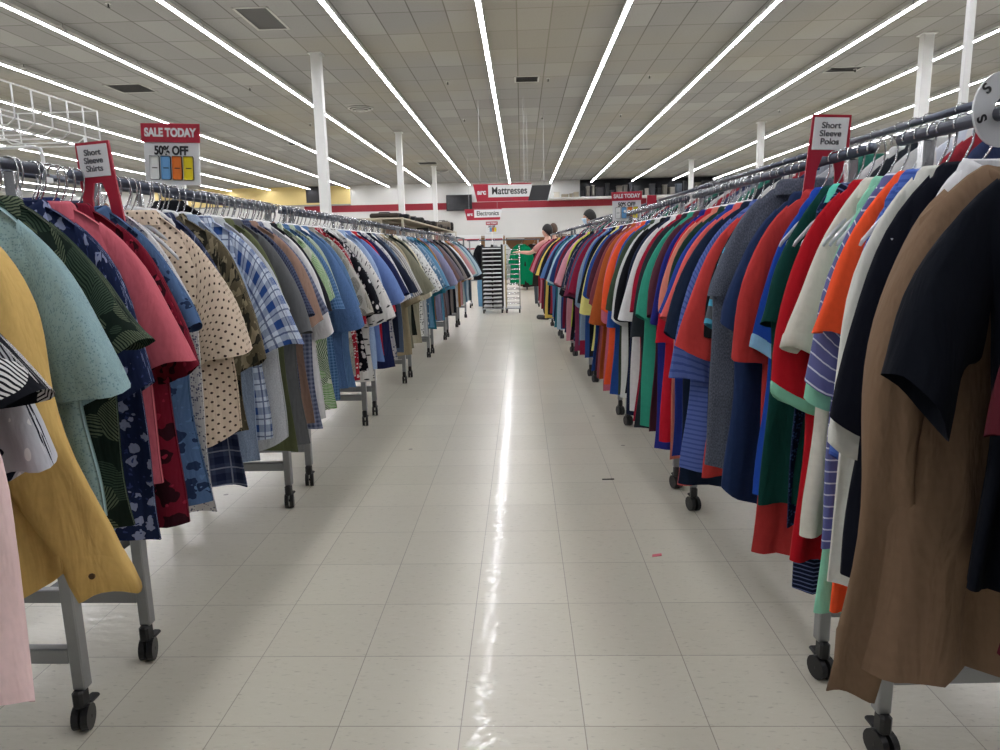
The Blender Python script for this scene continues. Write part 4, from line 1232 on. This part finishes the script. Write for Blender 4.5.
skinm = [M('skin_a', 'd2a794', .55, Subsurface_Weight=.1), M('skin_b', 'c79a82', .55, Subsurface_Weight=.1)]


def head_mesh(cx, cy, cz, s, mat, parent, hairm, hair_back=.6):
    """head with brow, nose, mouth, chin and ears, plus a hair cap; faces local -y"""
    v, f = [], []
    NA, NB = 24, 18
    for j in range(NB + 1):
        ph = PI * j / NB
        for i in range(NA):
            a = 2 * PI * i / NA
            x, y, z = math.sin(ph) * math.sin(a) * .074, -math.sin(ph) * math.cos(a) * .095, math.cos(ph) * .118
            fr = max(0, math.cos(a)) ** 6 * math.sin(ph)
            if z < -.02:
                q = (-.02 - z) / .1
                x *= 1 - .35 * q
                y = y * (1 - .25 * q) - .012 * q
            nose = math.exp(-((z + .01) / .022) ** 2) * max(0, math.cos(a)) ** 40
            eye = math.exp(-((z - .015) / .012) ** 2) * (math.exp(-((a - .38) / .16) ** 2) + math.exp(-((a - 2 * PI + .38) / .16) ** 2))
            lip = math.exp(-((z + .058) / .01) ** 2) * max(0, math.cos(a)) ** 18
            y += -.024 * nose + .008 * eye - .006 * lip
            v.append((cx + x * s, cy + y * s, cz + z * s))
    for j in range(NB):
        for i in range(NA):
            f.append((j * NA + i, (j + 1) * NA + i, (j + 1) * NA + (i + 1) % NA, j * NA + (i + 1) % NA))
    return v, f


def person(x, y, rz, h, label, top, topc, trou, hairc, hair_len, arm='down', skin=0):
    t = empty('person', (x, y, 0), label, 'person', None, rz)
    k = h / 1.7
    sk = skinm[skin]
    S = lambda p: tuple(q * k for q in p)
    # continuous body: pelvis root, spine, neck, arms with five fingers, legs
    P = [(0, 0, .93), (0, .0, 1.1), (0, .01, 1.28), (0, .01, 1.40), (0, 0, 1.47), (0, -.01, 1.54)]
    R = [.11, .1, .12, .07, .05, .045]
    Eg = [(0, 1), (1, 2), (2, 3), (3, 4), (4, 5)]
    AR = {'down': [(.17, .01, 1.38), (.21, .02, 1.10), (.23, -.04, .87), (.235, -.06, .80)], 'reach': [(.17, -.02, 1.37), (.26, -.2, 1.22), (.24, -.46, 1.24), (.235, -.54, 1.24)]}
    for s in (-1, 1):
        A = AR[arm if s == 1 else ('reach' if arm == 'reach' else 'down')]
        n0 = len(P)
        for q, r in zip(A, (.055, .042, .028, .03)):
            P.append((s * q[0], q[1], q[2]))
            R.append(r)
        Eg += [(3, n0), (n0, n0 + 1), (n0 + 1, n0 + 2), (n0 + 2, n0 + 3)]
        hd = Vector(A[3]) - Vector(A[2])
        hd.normalize()
        side_v = Vector((0, 1, 0)) if abs(hd.z) > .7 else Vector((1, 0, 0))
        for q, ln in ((-.026, .07), (-.009, .085), (.009, .08), (.026, .062)):
            b0 = Vector(A[3]) + side_v * q + hd * .03
            b1 = b0 + hd * ln * .5
            b2 = b1 + hd * ln * .4 + Vector((-.015, 0, -.012))
            m0 = len(P)
            for w in (b0, b1, b2):
                P.append((s * w.x, w.y, w.z))
                R.append(.0085)
            Eg += [(n0 + 3, m0), (m0, m0 + 1), (m0 + 1, m0 + 2)]
        b0 = Vector(A[3]) - side_v * .035
        b1 = b0 - side_v * .02 + hd * .035
        m0 = len(P)
        for w in (b0, b1):
            P.append((s * w.x, w.y, w.z))
            R.append(.0095)
        Eg += [(n0 + 2, m0), (m0, m0 + 1)]
        l0 = len(P)
        for q, r in (((.09, 0, .88), .085), ((.1, -.01, .5), .056), ((.1, .02, .1), .038), ((.105, -.06, .04), .036), ((.105, -.14, .03), .03)):
            P.append((s * q[0], q[1], q[2]))
            R.append(r)
        Eg += [(0, l0), (l0, l0 + 1), (l0 + 1, l0 + 2), (l0 + 2, l0 + 3), (l0 + 3, l0 + 4)]
    skin_obj('body', [S(p) for p in P], Eg, [r * k for r in R], sk, t)
    v, f = head_mesh(0, -.02 * k, 1.60 * k, k, sk, t, None)
    obj('head', v, f, sk, t)
    # hair: shell over the crown and the back of the head
    hv = []
    for (x_, y_, z_) in v:
        c = Vector((0, -.02 * k, 1.60 * k))
        d = Vector((x_, y_, z_)) - c
        hv.append(c + d * 1.15 + Vector((0, .006, .004)))
    hf = []
    for q in f:
        m = sum((hv[i] for i in q), Vector()) / 4 - Vector((0, -.02 * k, 1.60 * k))
        if m.z + .9 * m.y > -.012 * k and m.z > -.095 * k * hair_len:
            hf.append(q)
    ho = obj('hair', hv, hf, M('hair_' + hairc, hairc, .6), t)
    sd = ho.modifiers.new('solid', 'SOLIDIFY')
    sd.thickness = .012
    # clothes follow the body
    tp = [(0, 0, .92), (0, 0, 1.1), (0, .01, 1.28), (0, .01, 1.385)]
    tr = [.15, .135, .15, .09]
    te = [(0, 1), (1, 2), (2, 3)]
    for s in (-1, 1):
        A = AR[arm if s == 1 else ('reach' if arm == 'reach' else 'down')]
        n0 = len(tp)
        a0, a1 = Vector(A[0]), Vector(A[0]).lerp(Vector(A[1]), .8)
        for w, r in ((a0, .075), (a1, .062)):
            tp.append((s * w.x, w.y, w.z))
            tr.append(r)
        te += [(3, n0), (n0, n0 + 1)]
    skin_obj('top', [S(p) for p in tp], te, [r * k for r in tr], top, t)
    bp, brd, be = [(0, 0, .93)], [.135], []
    for s in (-1, 1):
        n0 = len(bp)
        for q, r in (((.09, 0, .86), .1), ((.1, -.01, .5), .074), ((.1, .02, .09), .062)):
            bp.append((s * q[0], q[1], q[2]))
            brd.append(r)
        be += [(0, n0), (n0, n0 + 1), (n0 + 1, n0 + 2)]
    skin_obj('trousers', [S(p) for p in bp], be, [r * k for r in brd], trou, t)
    for s in (-1, 1):
        B().box((s * .105 - .045) * k, (s * .105 + .045) * k, -.19 * k, .075 * k, 0, .085 * k, .025 * k).build('shoe', M('shoe_black', '17171a', .6), t, True)
    return t


jeans(-.80, 14.8, .68, 'pale blue jeans hanging below the black jacket', '6d9cc0', None)
jeans(.38, 14.75, .84, 'grey jeans hanging behind the green jersey', '595f68', None)
person(.44, 11.75, PI * -.7, 1.53, 'person with dark hair in a pink top reaching toward the crosswise rack', F('plain', 'c08a86'), None, F('plain', '22242c'), '16120f', 1.1, 'reach', 0)
person(.565, 12.6, PI * .9, 1.57, 'person with brown hair standing behind the dark-haired shopper', F('plain', 'b8443c'), None, F('plain', '2a2c36'), '4a3526', .9, 'down', 1)
p3 = person(1.09, 11.3, PI * -.62, 1.72, 'person with black hair in a pale blue top behind the polo rail', F('plain', 'a8bcd0'), None, F('plain', '20222a'), '0f0d0d', 1.3, 'down', 1)

# pale blue face mask worn by the black-haired shopper
v, f = head_mesh(0, -.02 * 1.72 / 1.7, 1.60 * 1.72 / 1.7, 1.06 * 1.72 / 1.7, None, None, None)
cz_ = 1.60 * 1.72 / 1.7
f = [q for q in f if -.095 < sum(v[i][2] for i in q) / 4 - cz_ < .0 and sum(v[i][1] for i in q) / 4 < -.045]
mk = obj('face_mask', v, f, M('mask_blue', 'bcd6ea', .7), p3)
mk.modifiers.new('solid', 'SOLIDIFY').thickness = .004

# small sale card on its post over the carts
t = sale_sign(-.56, 13.75, 1.49, 'small sale card on a tall post above the tray cart', 1.15, 0., 0., .0)
B().tube([(0, .006, -1.45), (0, .006, .02)], .006, 8).disc((0, .006, -1.46), (0, 0, 1), .09, .02, 20).build('stand', white_pl, t)


# ------------------------------------------------------------------ far shelving and furniture
def gondola(x0, x1, y0, y1, h, label, c, shelves, face_x=False):
    t = empty('shelf_unit', ((x0 + x1) / 2, (y0 + y1) / 2, 0), label, 'shelf unit')
    w, d = (x1 - x0) / 2, (y1 - y0) / 2
    m_ = M('shelf_' + c, c, .6)
    for k in range(shelves + 1):
        z = .1 + (h - .13) * k / shelves
        B().box(-w, w, -d, d, z, z + .03, .004).build('shelf', m_, t)
    for sx in (-w, w):
        for sy in (-d, d):
            B().box(sx - .02, sx + .02, sy - .02, sy + .02, 0, h).build('post', m_, t)
    if face_x:
        B().box(-.015, .015, -d, d, .1, h - .05).build('back_panel', m_, t)
    else:
        B().box(-w, w, d - .02, d, .1, h - .05).build('back_panel', m_, t)
    return t


gondola(-3.3, -2.42, 14.6, 26.5, 1.86, 'long beige shelf unit with dark bags on top behind the button-shirt row', 'b2aa98', 4, True)
rl = random.Random(9)
y = 14.7
i = 0
while y < 26.:
    w = rl.uniform(.3, .62)
    h = rl.uniform(.08, .16) if not 24.6 < y < 25.6 else .32
    i += 1
    c = rl.choice(['2b2a2a', '3d3733', '57504a', '1f2024', '6d655c'])
    t = empty('travel_bag', (-2.8 + rl.uniform(-.08, .1), y + w / 2, 1.861), 'dark soft travel bag lying on the long beige shelf unit', 'bag', 'bags along the shelf top')
    m_ = F('plain', c)
    b = B()
    b.tube([(-.3, 0, h * .5), (-.27, 0, h * .5), (.27, 0, h * .5), (.3, 0, h * .5)], [h * .32, h * .5, h * .5, h * .32], 12)
    o = b.build('bag_body', m_, t, True)
    o.scale = (1, w / (h * 1.05) * .48, 1)
    B().tube([(-.12, 0, h * .9), (-.1, 0, h * 1.12), (.1, 0, h * 1.12), (.12, 0, h * .9)], .012, 6).build('handle', M('strap', '1a1a1c', .7), t, True)
    y += w + .02
# objects on the mid shelves of that unit
for k in range(26):
    y = 14.75 + .44 * k
    for lev, z in ((3, .1 + 1.73 * 3 / 4 + .03), (2, .1 + 1.73 * .5 + .03)):
        c = rl.choice(['8a8378', '2c2c30', 'b9b4a8', '5b4638', '3a4658', '7a2a2a'])
        t = empty('shelf_box', (-2.62, y, z), 'box of goods facing the aisle on the long beige shelf unit', 'box', 'boxes on the long shelf unit')
        hh = rl.uniform(.2, .36)
        m_ = M('goods_' + c, c, .6)
        B().box(-.15, .15, -.17, .17, 0, hh - .03, .008).build('box_body', m_, t)
        B().box(-.155, .155, -.175, .175, hh - .029, hh, .006).build('lid', m_, t)
# tall bookcase run along the back and white appliances/posters in front of it
wood = '7a5a38'
n = 0
for x in np.arange(-6.4, 5., 1.9):
    n += 1
    gondola(x, x + 1.8, 33.6, 34.1, 1.72 + .1 * (n % 2), 'brown wooden bookcase standing far down the hall, number %s from the screen side' % ORD[n - 1], wood if n % 3 else '8c6a44', 4)
for x, w, lab in ((-2.0, .9, 'white notice stand with red bands far behind the cart'), (-1.05, .7, 'narrow white notice stand far behind the cart')):
    t = empty('notice_stand', (x, 27.5, 0), lab, 'notice stand')
    B().box(-w / 2, w / 2, -.03, .03, .35, 1.75, .01).build('board', sign_white, t)
    for z in (1.55, 1.2, .85):
        B().box(-w / 2 + .02, w / 2 - .02, -.034, -.0301, z, z + .05).build('band', sign_red, t)
    B().box(-w / 2, w / 2, -.25, .25, 0, .05, .01).box(-.03, .03, -.02, .02, .05, .36).build('stand', steel, t)
# brown sofa-back and low stock beyond the aisle end
t = empty('sofa', (1.05, 21., 0), 'brown sofa far down the hall behind the green jersey', 'sofa')
fb = F('plain', '6b4a30')
B().box(-1., 1., -.45, .45, .1, .45, .06).build('seat', fb, t, True)
B().box(-1., 1., .25, .5, .3, 1.5, .08).build('backrest', fb, t, True)
for s in (-1, 1):
    B().box(s * 1.06 - .12, s * 1.06 + .12, -.45, .5, .1, .85, .06).build('arm', fb, t, True)
for sx in (-.9, .9):
    for yy in (-.38, .38):
        B().tube([(sx, yy, 0), (sx, yy, .1)], .025, 8).build('foot', black_pl, t, True)
# scraps on the floor
t = B().add([(-.02, -.012, .0005), (.018, -.003, .0005), (.02, .012, .0012), (-.016, .006, .0012), (-.02, -.012, .0025), (.018, -.003, .004), (.02, .012, .005), (-.016, .006, .003)], [(0, 3, 2, 1), (4, 5, 6, 7), (0, 1, 5, 4), (1, 2, 6, 5), (2, 3, 7, 6), (3, 0, 4, 7)]).build('paper_scrap', M('pink_paper', 'd8707c', .7), None)
t.location = (.495, 2.52, 0)
tag(t, 'tiny pink paper scrap on the floor tiles by the polo row', 'paper scrap')
t = B().add([(-.03, -.006, .0005), (.03, -.004, .0005), (.03, .005, .0012), (-.03, .006, .0012), (-.03, -.006, .004), (.03, -.004, .003), (.03, .005, .005), (-.03, .006, .003)], [(0, 3, 2, 1), (4, 5, 6, 7), (0, 1, 5, 4), (1, 2, 6, 5), (2, 3, 7, 6), (3, 0, 4, 7)]).build('paper_scrap', M('dark_paper', '3a3632', .7), None)
t.location = (.42, 3.42, 0)
tag(t, 'small dark paper scrap on the floor near a rack wheel', 'paper scrap')

# ------------------------------------------------------------------ world and view
w = bpy.data.worlds.new('world')
bpy.context.scene.world = w
w.use_nodes = True
w.node_tree.nodes['Background'].inputs[0].default_value = (.6, .65, .7, 1)
w.node_tree.nodes['Background'].inputs[1].default_value = .05
vs_ = bpy.context.scene.view_settings
vs_.view_transform = 'Standard'
vs_.look = 'None'
vs_.gamma = 1.0
vs_.use_curve_mapping = False
vs_.exposure = 0.
